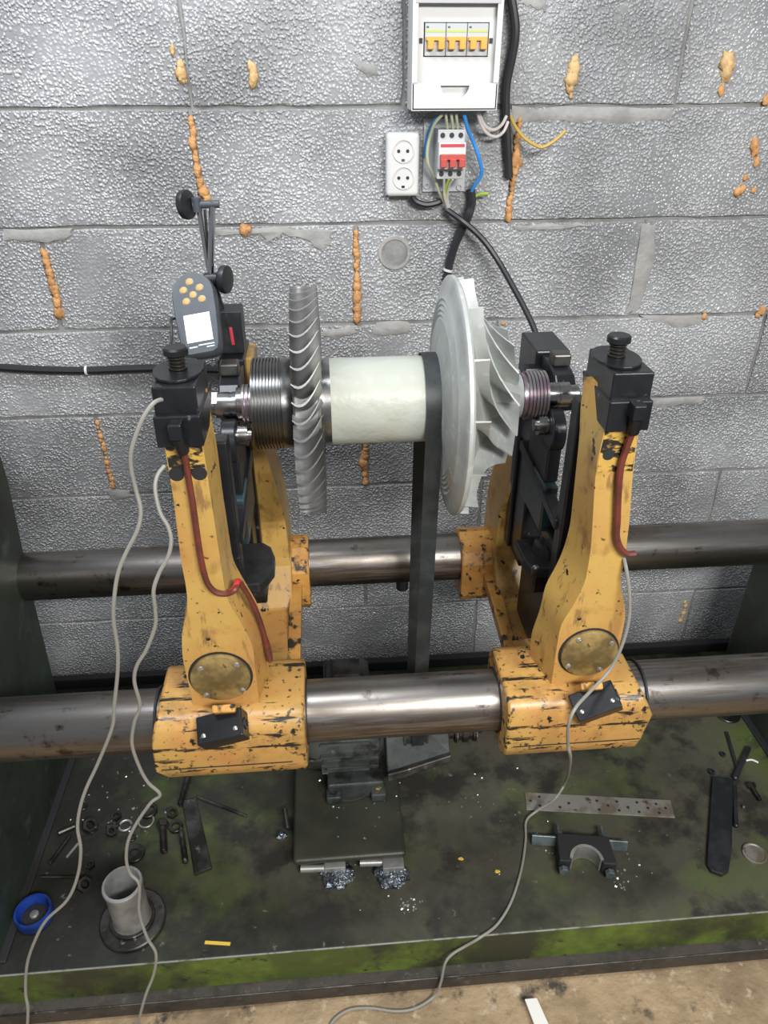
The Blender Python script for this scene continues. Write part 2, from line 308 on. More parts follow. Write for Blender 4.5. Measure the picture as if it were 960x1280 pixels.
foam([(718, 76, 6), (717, 87, 8), (714, 99, 9), (712, 108, 6), (713, 120, 3)], m_foam2, 'foam_lump', 9)
foam([(908, 77, 9), (909, 85, 10)], m_foam2, 'foam_lump', 10); foam([(901, 113, 5)], m_foam, 'foam_lump', 11)
foam([(942, 180, 7), (943, 188, 6)], m_foam, 'foam_lump', 12); foam([(945, 203, 5)], m_foam, 'foam_lump', 13)
foam([(921, 240, 6), (928, 236, 4)], m_foam, 'foam_lump', 14); foam([(941, 238, 4)], m_foam, 'foam_lump', 15); foam([(931, 222, 4)], m_foam, 'foam_lump', 16)
foam([(305, 287, 6), (311, 286, 4)], m_foam, 'foam_lump', 17); foam([(952, 388, 6), (946, 394, 4)], m_foam, 'foam_lump', 18); foam([(880, 395, 4)], m_foam, 'foam_lump', 19)
foam([(957, 125, 5)], m_foam, 'foam_lump', 20); foam([(216, 60, 3), (216, 66, 3)], m_foam2, 'foam_lump', 21); foam([(629, 404, 3)], m_foam, 'foam_lump', 22); foam([(856, 752, 4), (854, 766, 5), (850, 775, 4)], m_foam2, 'foam_seam', 23)

b = B(); n = 60; m_ = 40; vs = []; fs = []
for j in range(m_+1):
    for i in range(n+1):
        x = -2.2+4.6*i/n; y = -2.4+2.4*j/m_; vs.append((x, y, -.135+.008*noise.noise(V((x*7, y*7, 0)))+.004*noise.noise(V((x*25, y*25, 3)))))
for j in range(m_):
    for i in range(n): a = j*(n+1)+i; fs.append((a, a+1, a+n+2, a+n+1))
b.add(vs, fs); obj('floor', b, m_floor, kind='structure', smooth=True, auto=80)

# ================================================================== MACHINE BED
bed = thing('machine_bed', 'long oil-stained green steel bed with end posts carrying the machine', 'machine bed', (0.2, -.45, -.13))
b = B(); b.box(-1.6, 2.0, -.8194, -.07, -.092, 0); obj('top_plate', b, m_plate, bed, bevel=.002)
b = B(); b.box(-1.6, 2.0, -.8205, -.8195, -.092, -.003); obj('front_lip', b, m_lip, bed)
b = B(); b.cyl((-1.6, -.8195, -.0015), (2.0, -.8195, -.0015), .0018, n=8); obj('worn_edge', b, m_edge, bed, smooth=True)
b = B(); b.box(-1.6, 2.0, -.842, -.78, -.13, -.092); obj('base_ledge', b, m_ledge, bed, bevel=.003)
b = B(); b.cyl((-1.6, -.8405, -.0935), (2.0, -.8405, -.0935), .002, n=8); obj('ledge_edge', b, m_greasysteel, bed, smooth=True)
def yz(pts, x0, x1):
    q = B(); q.prism([V((x0, y, z)) for y, z in pts], V((x1-x0, 0, 0))); return q
obj('end_post', yz([(-.8, 0), (-.8, .60), (-.50, .74), (-.235, .78), (-.235, .68), (-.275, .43), (-.31, .08), (-.32, 0)], -.95, -.632), m_green, bed, bevel=.006)
obj('end_post', yz([(-.8, 0), (-.8, .42), (-.60, .46), (-.19, .46), (-.19, 0)], 1.0, 1.25), m_green, bed, bevel=.006)
b = B(); b.box(-.634, -.618, -.80, -.325, 0, .006); obj('base_shadow_strip', b, m_dark, bed, bevel=.002)  # dark strip standing in for the shadow gap at the left post's foot
b = B(); b.box(.985, 1.002, -.80, -.185, 0, .006); obj('base_shadow_strip', b, m_dark, bed, bevel=.002)  # same stand-in for the shadow gap under the right post
b = B(); b.box(-.95, 1.25, -.105, -.085, 0, .03); obj('rear_dark_strip', b, m_dark, bed, bevel=.003)  # dark strip along the rear of the bed
BY, BZ, RY = -.70, .48, -.28
def bar(y, label):
    t = thing('guide_bar', label, 'steel bar', (.2, y, BZ-.05), 'steel guide bars of the machine')
    b = B(); b.lathe((-1.1, y, BZ), (1, 0, 0), [(0, .048), (.003, .05), (2.697, .05), (2.7, .048)], 64); obj('shaft', b, m_bar, t, smooth=True); return t
bar(BY, 'thick oily steel bar nearer the viewer, running through the front sleeves')
rb = bar(RY, 'thick oily steel bar at the back by the wall, with a short peg beneath')
p = at(503, 715, Y=RY); b = B(); b.lathe((p.x, RY, .40), (0, 0, 1), [(0, .008), (.003, .0135), (.05, .0135)], 20); obj('peg', b, m_blackpl, rb, smooth=True)

# ================================================================== BEARING STANCHIONS
def interp(tab, z):
    if z >= tab[0][0]: return tab[0][1]
    for (z0, x0), (z1, x1) in zip(tab, tab[1:]):
        if z1 <= z <= z0: return x1+(x0-x1)*(z-z1)/(z0-z1)
    return tab[-1][1]
def edge(pts, Y): return sorted([(p.z, p.x) for p in (at(x, y, Y=Y) for x, y in pts)], reverse=True)
def smooth_tab(tab, z): return (interp(tab, z-.012)+interp(tab, z)*2+interp(tab, z+.012))/4
def stanchion(L):
    u = 1 if L else -1                       # towards the rotor
    cx = -.170 if L else .371
    t = thing('bearing_stanchion', 'yellow bearing stanchion left of the turbine wheel, carrying the handheld gauge' if L else 'yellow bearing stanchion right of the bladed compressor wheel, with hooked red cable', 'bearing stanchion', (cx, -.49, .40), 'yellow bearing stanchions')
    # front sleeve clamped round the near bar
    x0, x1 = (-.287, -.055) if L else (.255, .493)
    prof = [(-.635, .405), (-.765, .425), (-.782, .44), (-.787, .46), (-.787, .515), (-.783, .532), (-.774, .545), (-.758, .551), (-.665, .553), (-.648, .546), (-.635, .525)]
    b = B(); k = .008
    rings = [[V((x0, y, z)) for y, z in prof], [V((x1, y, z)) for y, z in prof]]
    if not L: rings[1] = [V((x1 - .045*max(0, (z-.5)/.05)*.6 - (.02 if z < .47 else 0), y, z)) for y, z in prof]
    else: rings[0] = [V((x0 + .02*max(0, (z-.5)/.05)*.6 + (.015 if z < .45 else 0), y, z)) for y, z in prof]
    b.loft(rings); sl = obj('front_sleeve', b, m_sleeve, t, bevel=.004, smooth=True, auto=46)
    b = B(); b.box(x0+.012, x1-.022, -.7878, -.70, .4625, .4642); obj('clamp_seam', b, m_dark, sl)
    xe = x1+.0005 if L else x0-.0005
    b = B(); b.ring((x0-.002, BY, BZ), (1, 0, 0), .054, .0502, .004); obj('seal_lip', b, m_dark, sl)
    b = B(); b.ring((x1-.002, BY, BZ), (1, 0, 0), .054, .0502, .004); obj('seal_lip', b, m_dark, sl)
    # rear sleeve
    x0, x1 = (-.235, -.052) if L else (.262, .455)
    prof = [(RY+.062*cos(a), BZ+.062*sin(a)) for a in [radians(q) for q in (-35, -10, 15, 40, 65, 90, 115, 140, 165, 190)]]+[(RY-.062, .42), (RY-.05, .402), (RY+.03, .402)]
    obj('rear_sleeve', yz(prof, x0, x1), m_paint_dirty, t, bevel=.004)
    # front leg : front face outline and splayed inner flank
    Yf, Yb = -.745, -.68
    if L:
        o_ = edge([(203, 540), (205, 554), (217, 624), (226, 700), (233, 735), (235, 758), (227, 792), (228, 822), (243, 887)], Yf)
        i_ = edge([(250, 540), (253.5, 554), (263, 619), (279, 724), (283, 749), (303, 781), (316, 806), (320, 846), (325, 887)], Yf)
        k_ = edge([(262, 510), (271, 556), (278, 613), (291, 700), (302, 720), (322, 754), (333, 789), (335, 827), (338, 850)], Yb)
    else:
        o_ = edge([(800, 525), (799, 533), (791, 592), (786.5, 655), (781, 698), (775, 727), (781, 757), (782, 771), (774, 809), (766, 856)], Yf)
        i_ = edge([(758, 525), (757, 533), (747, 574), (744, 596), (739, 684), (732, 727), (717, 757), (701, 780), (697, 803), (689, 856)], Yf)
        k_ = edge([(726, 500), (724, 549), (713, 655), (706, 682), (697, 704), (682, 730), (675, 762), (664, 792), (662, 825)], Yb)
    zt, zb = .990, .548; rings = []
    for i in range(37):
        z = zb+(zt-zb)*i/36
        xo, xi, xk = smooth_tab(o_, z), smooth_tab(i_, z), smooth_tab(k_, z)
        rings.append([V((xo, Yf, z)), V((xo+(-u)*.004, Yb, z)), V((xk, Yb, z)), V((xi, Yf, z))])
    # sloped shoulder: the inner flank rises behind the clamp block
    z = 1.032; rings.append([V((smooth_tab(o_, .985), Yf+.045, z)), V((smooth_tab(o_, .985)-u*.004, Yb, z)), V((smooth_tab(k_, z), Yb, z)), V((smooth_tab(k_, z)-u*.010, Yf+.045, z))])
    b = B(); b.loft(rings); leg = obj('front_leg', b, m_paint, t, smooth=True, auto=28)
    # worn, black upper band of the leg and its sight holes
    wr = []
    for i in range(6):
        z = .992-.056*i/5 if L else .985-.060*i/5; xo, xi = smooth_tab(o_, z), smooth_tab(i_, z); wr.append([V((xo+u*.0012, Yf-.0007, z)), V((xi-u*.0012, Yf-.0007, z)), V((xi-u*.0012, Yf+.001, z)), V((xo+u*.0012, Yf+.001, z))])
    b = B(); b.loft(wr); obj('scraped_band', b, m_worn, leg, label='band of scraped yellow paint')
    for dx in ((-.012, .016) if L else (-.004,)):
        p = at(233, 592, Y=Yf) if L else at(764, 568, Y=Yf)
        b = B(); b.cyl((p.x+dx, Yf-.0014, p.z), (p.x+dx, Yf+.004, p.z), .0095 if L else .0075, n=20); obj('sight_hole', b, m_dark, leg)
    # rear leg
    if L: tab = [(.950, -.175, -.124, -.33, -.25), (.86, -.18, -.122, -.345, -.255), (.80, -.19, -.116, -.36, -.25), (.74, -.2, -.108, -.36, -.235), (.68, -.21, -.098, -.35, -.225), (.62, -.21, -.092, -.335, -.22), (.54, -.21, -.088, -.34, -.225), (.47, -.21, -.086, -.36, -.24)]
    else: tab = [(.950, .428, .366, -.33, -.25), (.86, .425, .368, -.345, -.255), (.80, .42, .362, -.36, -.25), (.74, .42, .352, -.37, -.235), (.68, .42, .340, -.36, -.225), (.62, .42, .332, -.335, -.22), (.54, .42, .328, -.34, -.225), (.47, .42, .326, -.36, -.24)]
    rings = [[V((a, y1, z)), V((a, y0, z)), V((c, y0, z)), V((c, y1, z))] for z, a, c, y0, y1 in tab]
    b = B(); b.loft(rings); obj('rear_leg', b, m_paint, t, bevel=.004)
    # cross beam of the casting between both sleeves
    xi, xo = tab[-1][2], tab[-1][1]
    obj('cross_beam', yz([(-.66, .44), (-.66, .545), (-.60, .52), (-.54, .455), (-.40, .455), (-.33, .54), (-.26, .54), (-.26, .43)], xo, xi), m_paint, t, bevel=.004)
    q0, q1 = (V((xi+u*.006, -.30, .47)), V((xi+u*.004, -.64, .43)))
    dz = (q1-q0).normalized(); sd_ = V((1, 0, 0)); b = B(); b.obox((q0+q1)/2, (dz, sd_, dz.cross(sd_)), ((q1-q0).length/2, .012, .012)); obj('tie_strut', b, m_paint_dirty, t, bevel=.002)
    # round inspection cover with four screws
    p = at(276, 845, Y=Yf) if L else at(735.5, 815, Y=Yf); R = .0445
    b = B(); b.lathe((p.x, Yf+.002, p.z), (0, -1, 0), [(0, R+.0025), (.003, R+.0025)], 48); obj('cover_gasket', b, m_dark, t, smooth=True)
    b = B(); b.lathe((p.x, Yf, p.z), (0, -1, 0), [(0, R-.001), (.0055, R-.001), (.0065, R-.0025)], 48); cv = obj('cover_plate', b, m_cover, t, smooth=True)
    for sx, sy in ([(251, 832), (296, 827), (259, 865), (304, 859)] if L else [(722, 796.5), (763, 800.5), (708.5, 829), (747.5, 833)]):
        s = at(sx, sy, Y=Yf); b = B(); b.lathe((s.x, Yf-.0062, s.z), (0, -1, 0), [(0, .0048), (.0015, .0048), (.003, .0026)], 14); b.obox(V((s.x, Yf-.0092, s.z)), (V((.8, 0, .6)), V((0, 1, 0)), V((-.6, 0, .8))), (.0028, .0004, .0006)); obj('screw', b, m_screw, cv, smooth=True)
    # black angled connector box on a welded lug
    p = at(278, 921, Y=-.80) if L else at(747, 888, Y=-.80)
    ang = radians(14 if L else 24); ex = V((cos(ang), 0, sin(ang))); ey = V((0, -.45, .89)); ey = (ey-ex*ey.dot(ex)).normalized(); ez = ex.cross(ey)
    b = B(); b.obox(p+V((0, .012, .004)), (ex, ey, ez), (.0345, .016, .021)); cb = obj('connector_box', b, m_black, t, bevel=.002)
    top = p+V((0, .012, .004))+ey*.016
    for a, c_ in ((-.024, .009), (.024, .009)): b = B(); b.lathe(top+ex*a+ez*c_, ey, [(0, .0035), (.0015, .0035), (.0025, .002)], 12); obj('screw', b, m_screw, cb, smooth=True)
    e = p+V((0, .012, .004))+ex*.0345; b = B(); b.ring(e-ex*.001, ex, .009, .0055, .003, 18); obj('socket_rim', b, m_blackpl, cb, smooth=True)
    b = B(); q = at(282, 888, Y=-.772) if L else at(735, 860, Y=-.772); b.obox(q, (V((1, 0, 0)), V((0, .8, .6)), V((0, -.6, .8))), (.017, .006, .022)); obj('welded_lug', b, m_paint_dirty, t, bevel=.003)
    # clamp block on top of the front leg
    bx0, bx1 = (-.203, -.152) if L else (.346, .397)
    sq = .010
    b = B(); b.box(bx0, bx1, -.750, -.655, 1.026, 1.062)
    blk = obj('clamp_block', b, m_black, t, bevel=.002)
    b = B(); b.prism([V((bx0-.002, -.757, .988)), V((bx0-.002, -.757, 1.028)), V((bx0-.002, -.645, 1.028)), V((bx0-.002, -.655, 1.010)), V((bx0-.002, -.70, .988))], V((bx1-bx0+.004, 0, 0))); obj('clamp_base', b, m_black, t, bevel=.002)
    bc = V(((bx0+bx1)/2+(-.001 if L else -.006), -.700, 1.062))
    pts = [bc+V((.030*cos(a), .042*sin(a), 0)) for a in [radians(q) for q in range(0, 360, 20)]]
    b = B(); b.prism([p_+V((0, 0, .0005)) for p_ in pts], V((0, 0, .004))); obj('rubber_flap', b, m_black, t, bevel=.001)
    b = B(); b.cyl(bc+V((0, 0, .004)), bc+V((0, 0, .024)), .0085, n=18)
    for k in range(4): b.lathe(bc+V((0, 0, .004+k*.0045)), (0, 0, 1), [(0, .0085), (.0015, .0112), (.003, .0112), (.0045, .0085)], 18)
    bo = obj('spring_bolt', b, m_greasysteel, t, smooth=True)
    b = B(); b.lathe(bc+V((0, 0, .0215)), (0, 0, 1), [(0, .010), (.0015, .0150), (.008, .0150), (.010, .013)], 24); obj('bolt_head', b, m_black, bo, smooth=True)
    # sensor plug and its red cable
    p = at(221, 538, Y=-.762) if L else at(795, 514, Y=-.762)
    b = B(); b.box(p.x-.008, p.x+.008, -.775, -.754, p.z-.008, p.z+.012); pl = obj('sensor_plug', b, m_black, t, bevel=.002)
    b = B(); b.cyl((p.x+.001, -.766, p.z-.006), (p.x+.003, -.758, p.z-.030), .0095, .0075, 8); obj('plug_nut', b, m_black, pl)
    if L:
        path = [(p.x+.003, -.758, p.z-.026)]+[tuple(at(x, y, Y=-.752)) for x, y in [(232, 575), (236, 600), (241, 630), (248, 680), (254, 712), (260, 730), (270, 740), (284, 742), (294, 737)]]+[tuple(at(298, 728, Y=-.738))]
        b = B(); b.tube(path, .0042); obj('red_cable', b, m_redcab, t, smooth=True, label='dark red rubber cable')
        b = B(); b.tube([at(288, 740, Y=-.750), at(294, 736, Y=-.748), at(297, 727, Y=-.738), at(302, 731, Y=-.722)], .0048); obj('cable_sleeve', b, m_redbright, t, smooth=True)
        b = B(); b.tube([at(x, y, Y=yy) for x, y, yy in [(300, 729, -.738), (309, 742, -.728), (320, 764, -.716), (329, 790, -.706), (334, 812, -.700), (338, 826, -.698)]], .0042); obj('red_cable', b, m_redcab, t, smooth=True)
        b = B(); b.cyl(at(332, 802, Y=-.702), at(337, 824, Y=-.698), .0055, n=10); obj('cable_end', b, m_redcab, t, smooth=True)
    else:
        path = [(p.x+.003, -.758, p.z-.026)]+[tuple(at(x, y, Y=-.752)) for x, y in [(783, 560), (776, 585), (773, 620), (772, 650), (771, 670), (775, 684), (783, 692), (794, 692)]]
        b = B(); b.tube(path, .0046); obj('red_cable', b, m_redcab, t, smooth=True, label='dark red rubber cable hooked at its end')
    # ---- black suspension between the legs
    xa = cx + (u*.020 if L else u*.016); xw = u
    def bx(x0, x1, y0, y1, z0, z1, name, m, bev=.003, par=t):
        q = B(); q.box(min(x0, x1), max(x0, x1), y0, y1, z0, z1); return obj(name, q, m, par, bevel=bev)
    bx(xa-u*.030, xa+u*.012, -.655, -.625, .60, .945 if L else .985, 'suspension_bar', m_black)
    bx(xa-u*.030, xa+u*.012, -.372, -.345, .56, .93, 'suspension_bar', m_black)
    bx(xa-u*.012, xa+u*.010, -.545, -.435, .80, .885, 'bearing_plate', m_black)
    b = B(); b.lathe((xa-u*.012, -.525, .885), (u, 0, 0), [(0, .034), (.022, .034)], 32); obj('roller_lobe', b, m_black, t, smooth=True, bevel=.002)
    b = B(); b.lathe((xa-u*.012, -.455, .885), (u, 0, 0), [(0, .034), (.022, .034)], 32); obj('roller_lobe', b, m_black, t, smooth=True, bevel=.002)
    for yy in (-.522, -.458):
        b = B(); b.lathe((xa-u*.004, yy, .893), (u, 0, 0), [(0, .014), (.016, .014), (.016, .017), (.030, .017), (.030, .010), (.036, .010)], 24); obj('roller', b, m_steel, t, smooth=True)
    bx(xa-u*.010, xa+u*.014, -.56, -.42, .715, .80, 'carriage_block', m_teal)
    bx(xa-u*.020, xa+u*.004, -.625, -.372, .70, .725, 'carriage_beam', m_black)
    def strut(y0, z0, y1, z1, w, name, m=m_black, dx=0):
        a, c_ = V((xa+u*.006+dx, y0, z0)), V((xa+u*.006+dx, y1, z1)); d = (c_-a).normalized(); q = B(); q.obox((a+c_)/2, (d, V((1, 0, 0)), d.cross(V((1, 0, 0)))), ((c_-a).length/2, .010, w)); return obj(name, q, m, t, bevel=.002)
    strut(-.40, .800, -.635, .775, .009, 'diagonal_brace')
    strut(-.63, .75, -.37, .70, .009, 'diagonal_brace', dx=-u*.022)
    # base plate with round mount
    xi2 = -.100 if L else .318; zm = .648; yo_ = .05 if not L else .06; yk = .02 if L else 0
    pl_ = [V((xa-u*.040, -.655+yo_, zm)), V((xi2-u*.006, -.645+yo_, zm)), V((xi2, -.62+yo_, zm)), V((xi2+u*.002, -.56+yo_, zm)), V((xa-u*.040, -.54+yo_, zm))] if not L else [V((xa-u*.040, -.66+yo_, zm)), V((xi2-u*.022, -.662+yo_, zm)), V((xi2-u*.008, -.65+yo_+yk*.5, zm)), V((xi2, -.62+yo_, zm)), V((xi2, -.585+yo_, zm)), V((xi2-u*.008, -.555+yo_, zm)), V((xi2-u*.022, -.54+yo_, zm)), V((xa-u*.040, -.54+yo_, zm))]
    b = B(); b.prism(pl_, V((0, 0, .020))); obj('mount_plate', b, m_mount, t, bevel=.003)
    if not L:
        b = B(); b.lathe((.366, -.60+yo_, zm+.0195), (0, 0, 1), [(0, .029), (.004, .028), (.018, .026), (.021, .018), (.029, .0165), (.032, .013)], 32); obj('round_mount', b, m_mount, t, smooth=True)
        b = B(); b.lathe((.332, -.645+yo_, zm+.0195), (0, 0, 1), [(0, .0048), (.003, .0048), (.004, .003)], 12); obj('screw', b, m_screw, t, smooth=True)
    bx(xa-u*.03, xi2-u*.014, -.642+yo_, -.565+yo_, zm-.036, zm-.0005, 'mount_pad', m_greasysteel)
    bx(xa-u*.04, xa+u*.006, -.44, -.36, .56, .80, 'rear_housing', m_black)
    bx(xa-u*.04, xa+u*.000, -.60, -.44, .456, .61, 'void_shade_block', m_black)  # black box added to darken the shaded void below the mount
    bx(xa-u*.035, xa+u*.004, -.655, -.60, .545, .64, 'front_housing', m_black)
    # rear top block with the hooked keeper reaching over the journal
    rx0, rx1 = (-.182, -.137) if L else (.364, .424)
    bx(rx0, rx1, -.36, -.25, .885, .957, 'rear_top_block', m_black)
    kx = (rx0+rx1)/2 + u*.004
    b = B(); b.prism([V((kx-.017, y, z)) for y, z in [(-.36, .95), (-.40, .955), (-.445, .945), (-.462, .93), (-.470, .905), (-.455, .885), (-.43, .88), (-.40, .90), (-.36, .91)]], V((.034, 0, 0))); obj('keeper_arm', b, m_black, t, bevel=.003)
    bx(kx-.015, kx+.015, -.425, -.395, .952, .972, 'keeper_pad', m_greasysteel)
    if not L: bx(.385, .41, -.60, -.57, .965, .99, 'stop_block', m_black)
    return t
st_l = stanchion(True); st_r = stanchion(False)

# ================================================================== ROTOR
AY, AZ = -.49, .93
rotor = thing('turbocharger_rotor', 'steel turbocharger rotor lying across both stanchions with turbine and compressor wheels', 'rotor', (.1, AY, AZ))
def rl(name, prof, m, n=64, par=None, auto=30):
    b = B(); b.lathe((0, AY, AZ), (1, 0, 0), prof, n); return obj(name, b, m, par or rotor, smooth=True, auto=auto)
rl('left_journal', [(-.192, .014), (-.19, .0155), (-.172, .0155), (-.172, .0195), (-.166, .0205), (-.150, .0205), (-.1495, .019), (-.147, .019), (-.1465, .0205), (-.139, .0205), (-.139, .027), (-.1305, .0275), (-.1305, .018)], m_steel)
pr = [(-.1305, .020)]
for k in range(3): x = -.130+k*.006; pr += [(x, .031), (x+.0035, .0315), (x+.0035, .027), (x+.006, .027)]
rl('seal_rings', pr+[(-.110, .03)], m_purple)
pr = [(-.112, .02), (-.112, .064)]
for k in range(9): x = -.112+k*.0048; pr += [(x, .0705), (x+.0026, .0705), (x+.0027, .0665), (x+.0047, .0665)]
rl('labyrinth_drum', pr+[(-.068, .069), (-.054, .0685), (-.050, .066)], m_drum, 80)
# reflective tag on the journal
b = B()
for i in range(8): pass
rings = []
for i in range(9):
    a = radians(100+i*8); rings.append(a)
q0 = [V((-.184+.0, AY-.0212*cos(a), AZ+.0212*sin(a))) for a in [radians(30+i*8) for i in range(9)]]
b.loft([[p, p+V((.016, 0, 0)), p+V((.016, 0, 0))+V((0, (AY-p.y)*.03, (AZ-p.z)*.03)), p+V((0, (AY-p.y)*.03, (AZ-p.z)*.03))] for p in q0]); obj('reflective_tag', b, m_paper, rotor, label='small white reflective tag')
# turbine wheel
tw = rl('turbine_wheel', [(-.051, .06), (-.050, .085), (-.049, .110), (-.046, .116), (-.014, .118), (-.011, .112), (-.010, .08), (-.010, .06)], m_turb, 82)
def turbine_blade():
    b = B(); rings = []; n = 9
    for j in range(7):
        s = j/6; r = .114+(.1735-.114)*s; top = []; bot = []
        for i in range(n):
            t_ = i/(n-1); x = -.050+.044*t_*(1-.10*s)+.002*s
            c_ = (-.052*t_*(1-t_)**1.2*(1-.15*s) + .026*(t_**1.7)*(.6+.5*s)) - .004
            th = .0048*(1-.35*s)*sin(pi*min(1, t_*.9+.08))**.6+.0006
            for lst, sg in ((top, 1), (bot, -1)):
                a = (c_+sg*th/2)/r; lst.append(V((x, -r*cos(a), r*sin(a))))
        rings.append(top+bot[::-1])
    b.loft(rings); return b
ORG['tmp'] = V()
tb = turbine_blade(); NB = 45
tb.v = [v+V((0, AY, AZ)) for v in tb.v]
# keep blade data about the rotor axis so that copies only turn
def axis_blades(bld, parent, n, m, ph=0, name='blade'):
    dx = V((.1, 0, 0)); off = V((0, AY, AZ))
    me = bpy.data.meshes.new(name); me.from_pydata([v-off for v in bld.v], [], bld.f)
    import bmesh
    bm = bmesh.new(); bm.from_mesh(me); bmesh.ops.recalc_face_normals(bm, faces=bm.faces); bm.to_mesh(me); bm.free()
    for p_ in me.polygons: p_.use_smooth = True
    me.set_sharp_from_angle(angle=radians(50)); me.materials.append(m)
    for k in range(n):
        o = bpy.data.objects.new(name, me); COL.objects.link(o); o.parent = parent; o.location = -dx; o.rotation_euler = (ph+2*pi*k/n, 0, 0)
axis_blades(tb, tw, NB, m_turb)
rl('hub_step', [(-.012, .05), (-.012, .0655), (-.002, .0662), (.006, .0665), (.006, .05)], m_steel)
rl('wrapped_barrel', [(.005, .05), (.005, .0672), (.012, .0674), (.05, .0670), (.10, .0674), (.150, .0670), (.172, .0668), (.172, .05)], m_wrap, 72)
# compressor wheel
HUB = [(.1985, .1835), (.2025, .165), (.209, .142), (.219, .115), (.232, .088), (.247, .066), (.264, .049), (.281, .039), (.296, .0355)]
back = [(.168, .05), (.1685, .068), (.1705, .074), (.1735, .088), (.1755, .105), (.177, .122), (.1783, .1245), (.1768, .128), (.1792, .132), (.1777, .1355), (.1802, .140), (.1788, .1435), (.1814, .148), (.180, .152), (.183, .157), (.1855, .168), (.1875, .1785), (.189, .1835), (.1905, .1855), (.1955, .1858), (.197, .1845)]
cw = rl('compressor_wheel', back+HUB+[(.304, .0345), (.304, .02)], m_alu, 96, auto=22)
def crv(tab, s):
    x = s*(len(tab)-1); i = min(int(x), len(tab)-2); f = x-i; return (tab[i][0]*(1-f)+tab[i+1][0]*f, tab[i][1]*(1-f)+tab[i+1][1]*f)
SHR = [(.2190, .1858), (.2205, .169), (.2245, .152), (.2305, .138), (.238, .127), (.247, .118), (.257, .111), (.267, .1075), (.278, .106)]
def imp_blade():
    b = B(); n, m_ = 17, 5; S = [[], []]
    for i in range(n):
        s = i/(n-1); h, r_ = crv(HUB, s), crv(SHR, s)
        th = radians(20-40*s**1.25)
        for j in range(m_):
            f = j/(m_-1); x = h[0]*(1-f)+r_[0]*f; r = h[1]*(1-f)+r_[1]*f
            if f == 0: x -= .002
            a = th + radians(-9*s)*f
            t_ = .0030-.0012*f
            for q, sg in ((0, 1), (1, -1)): aa = a+sg*t_/2/r; S[q].append(V((x+(.0008*sg if s > .3 else 0), -r*cos(aa), r*sin(aa))))
    N_ = n*m_; vs = S[0]+S[1]; fs = []
    for i in range(n-1):
        for j in range(m_-1):
            a = i*m_+j; fs.append((a, a+1, a+m_+1, a+m_)); fs.append((N_+a, N_+a+m_, N_+a+m_+1, N_+a+1))
    for i in range(n-1):
        for j in (0, m_-1): a = i*m_+j; fs.append((a, a+m_, N_+a+m_, N_+a))
    for j in range(m_-1):
        for i in (0, n-1): a = i*m_+j; fs.append((a, N_+a, N_+a+1, a+1))
    b.add([v+V((0, AY, AZ)) for v in vs], fs); return b
axis_blades(imp_blade(), cw, 14, m_alu, radians(8))
pr = [(.305, .02), (.305, .0352), (.310, .0355)]
for k in range(6): x = .311+k*.0055; pr += [(x, .033), (x+.0012, .033), (x+.0013, .0385), (x+.0053, .0385)]
rl('threaded_seal', pr+[(.345, .030), (.346, .02)], m_purple)
rl('right_journal', [(.344, .012), (.344, .0195), (.362, .0195), (.3625, .0185), (.366, .0185), (.3665, .0195), (.384, .0195), (.384, .0145), (.398, .0145), (.40, .012)], m_steel)

# ================================================================== BELT, MOTOR
def belt():
    b = B(); x0, x1 = .1465, .1725; R1, R2 = .0695, .055; c1 = V((0, AY, AZ)); c2 = V((0, -.435, .15)); pts = []
    d = c2-c1; L_ = d.length; e = d.normalized(); nrm = V((0, -e.z, e.y)); 
    be = math.asin((R1-R2)/L_)
    def arc(c_, R, a0, a1, n):
        return [c_+R*(e*cos(a)+nrm*sin(a)) for a in [a0+(a1-a0)*i/n for i in range(n+1)]]
    a = pi/2-be
    loop = arc(c1, R1, a, 2*pi-a, 28)+arc(c2, R2, -a, a, 28)
    th = .0026; ring = []
    cen = lambda p: (c1 if (p-c1).length < .1 else c2)
    for p in loop:
        o_ = (p-cen(p)).normalized(); ring.append([V((x0, p.y, p.z)), V((x1, p.y, p.z)), V((x1, p.y, p.z))+o_*th, V((x0, p.y, p.z))+o_*th])
    b.loft(ring, False, True); return b
obj('drive_belt', belt(), m_belt, smooth=True, auto=40, label='flat black rubber drive belt looped round the pale barrel beside the compressor wheel', cat='belt')
mot = thing('electric_motor', 'greasy dark electric motor on a square base plate under the near bar', 'motor', (.01, -.58, 0))
b = B(); b.box(-.107, .117, -.752, -.50, .112, .13); obj('base_plate', b, m_mplate, mot, bevel=.008, seg=3)
b = B(); b.box(-.09, .104, -.73, -.40, .0855, .112); obj('pedestal', b, m_motor, mot, bevel=.004)
b = B(); b.lathe((-.075, -.515, .235), (1, 0, 0), [(0, .03), (0, .07), (.012, .078), (.03, .082), (.13, .082), (.15, .078), (.162, .06), (.162, .02)], 40)
body = obj('motor_body', b, m_motor, mot, smooth=True)
for k in range(9):
    a = radians(100+k*18); d = V((0, -cos(a-pi/2), sin(a-pi/2))); d = V((0, cos(a), sin(a)))
    b = B(); b.obox(V((.005, -.515, .235))+d*.085, (V((1, 0, 0)), d, V((1, 0, 0)).cross(d)), (.05, .007, .002)); obj('cooling_fin', b, m_motor, body)
b = B(); b.box(-.035, .085, -.615, -.565, .13, .172); ft = obj('mounting_foot', b, m_motor, mot, bevel=.005)
for x in (-.022, .072):
    b = B(); b.box(x-.016, x+.016, -.628, -.60, .13, .150); obj('foot_pad', b, m_motor, ft, bevel=.003)
    b = B(); b.lathe((x, -.612, .150), (0, 0, 1), [(0, .0085), (.007, .0085), (.008, .007), (.008, .004), (.004, .004)], 6); obj('bolt', b, m_brass if x > 0 else m_greasysteel, ft)
b = B(); b.box(-.075, -.04, -.60, -.56, .21, .235); obj('side_lug', b, m_greasysteel, mot, bevel=.003)
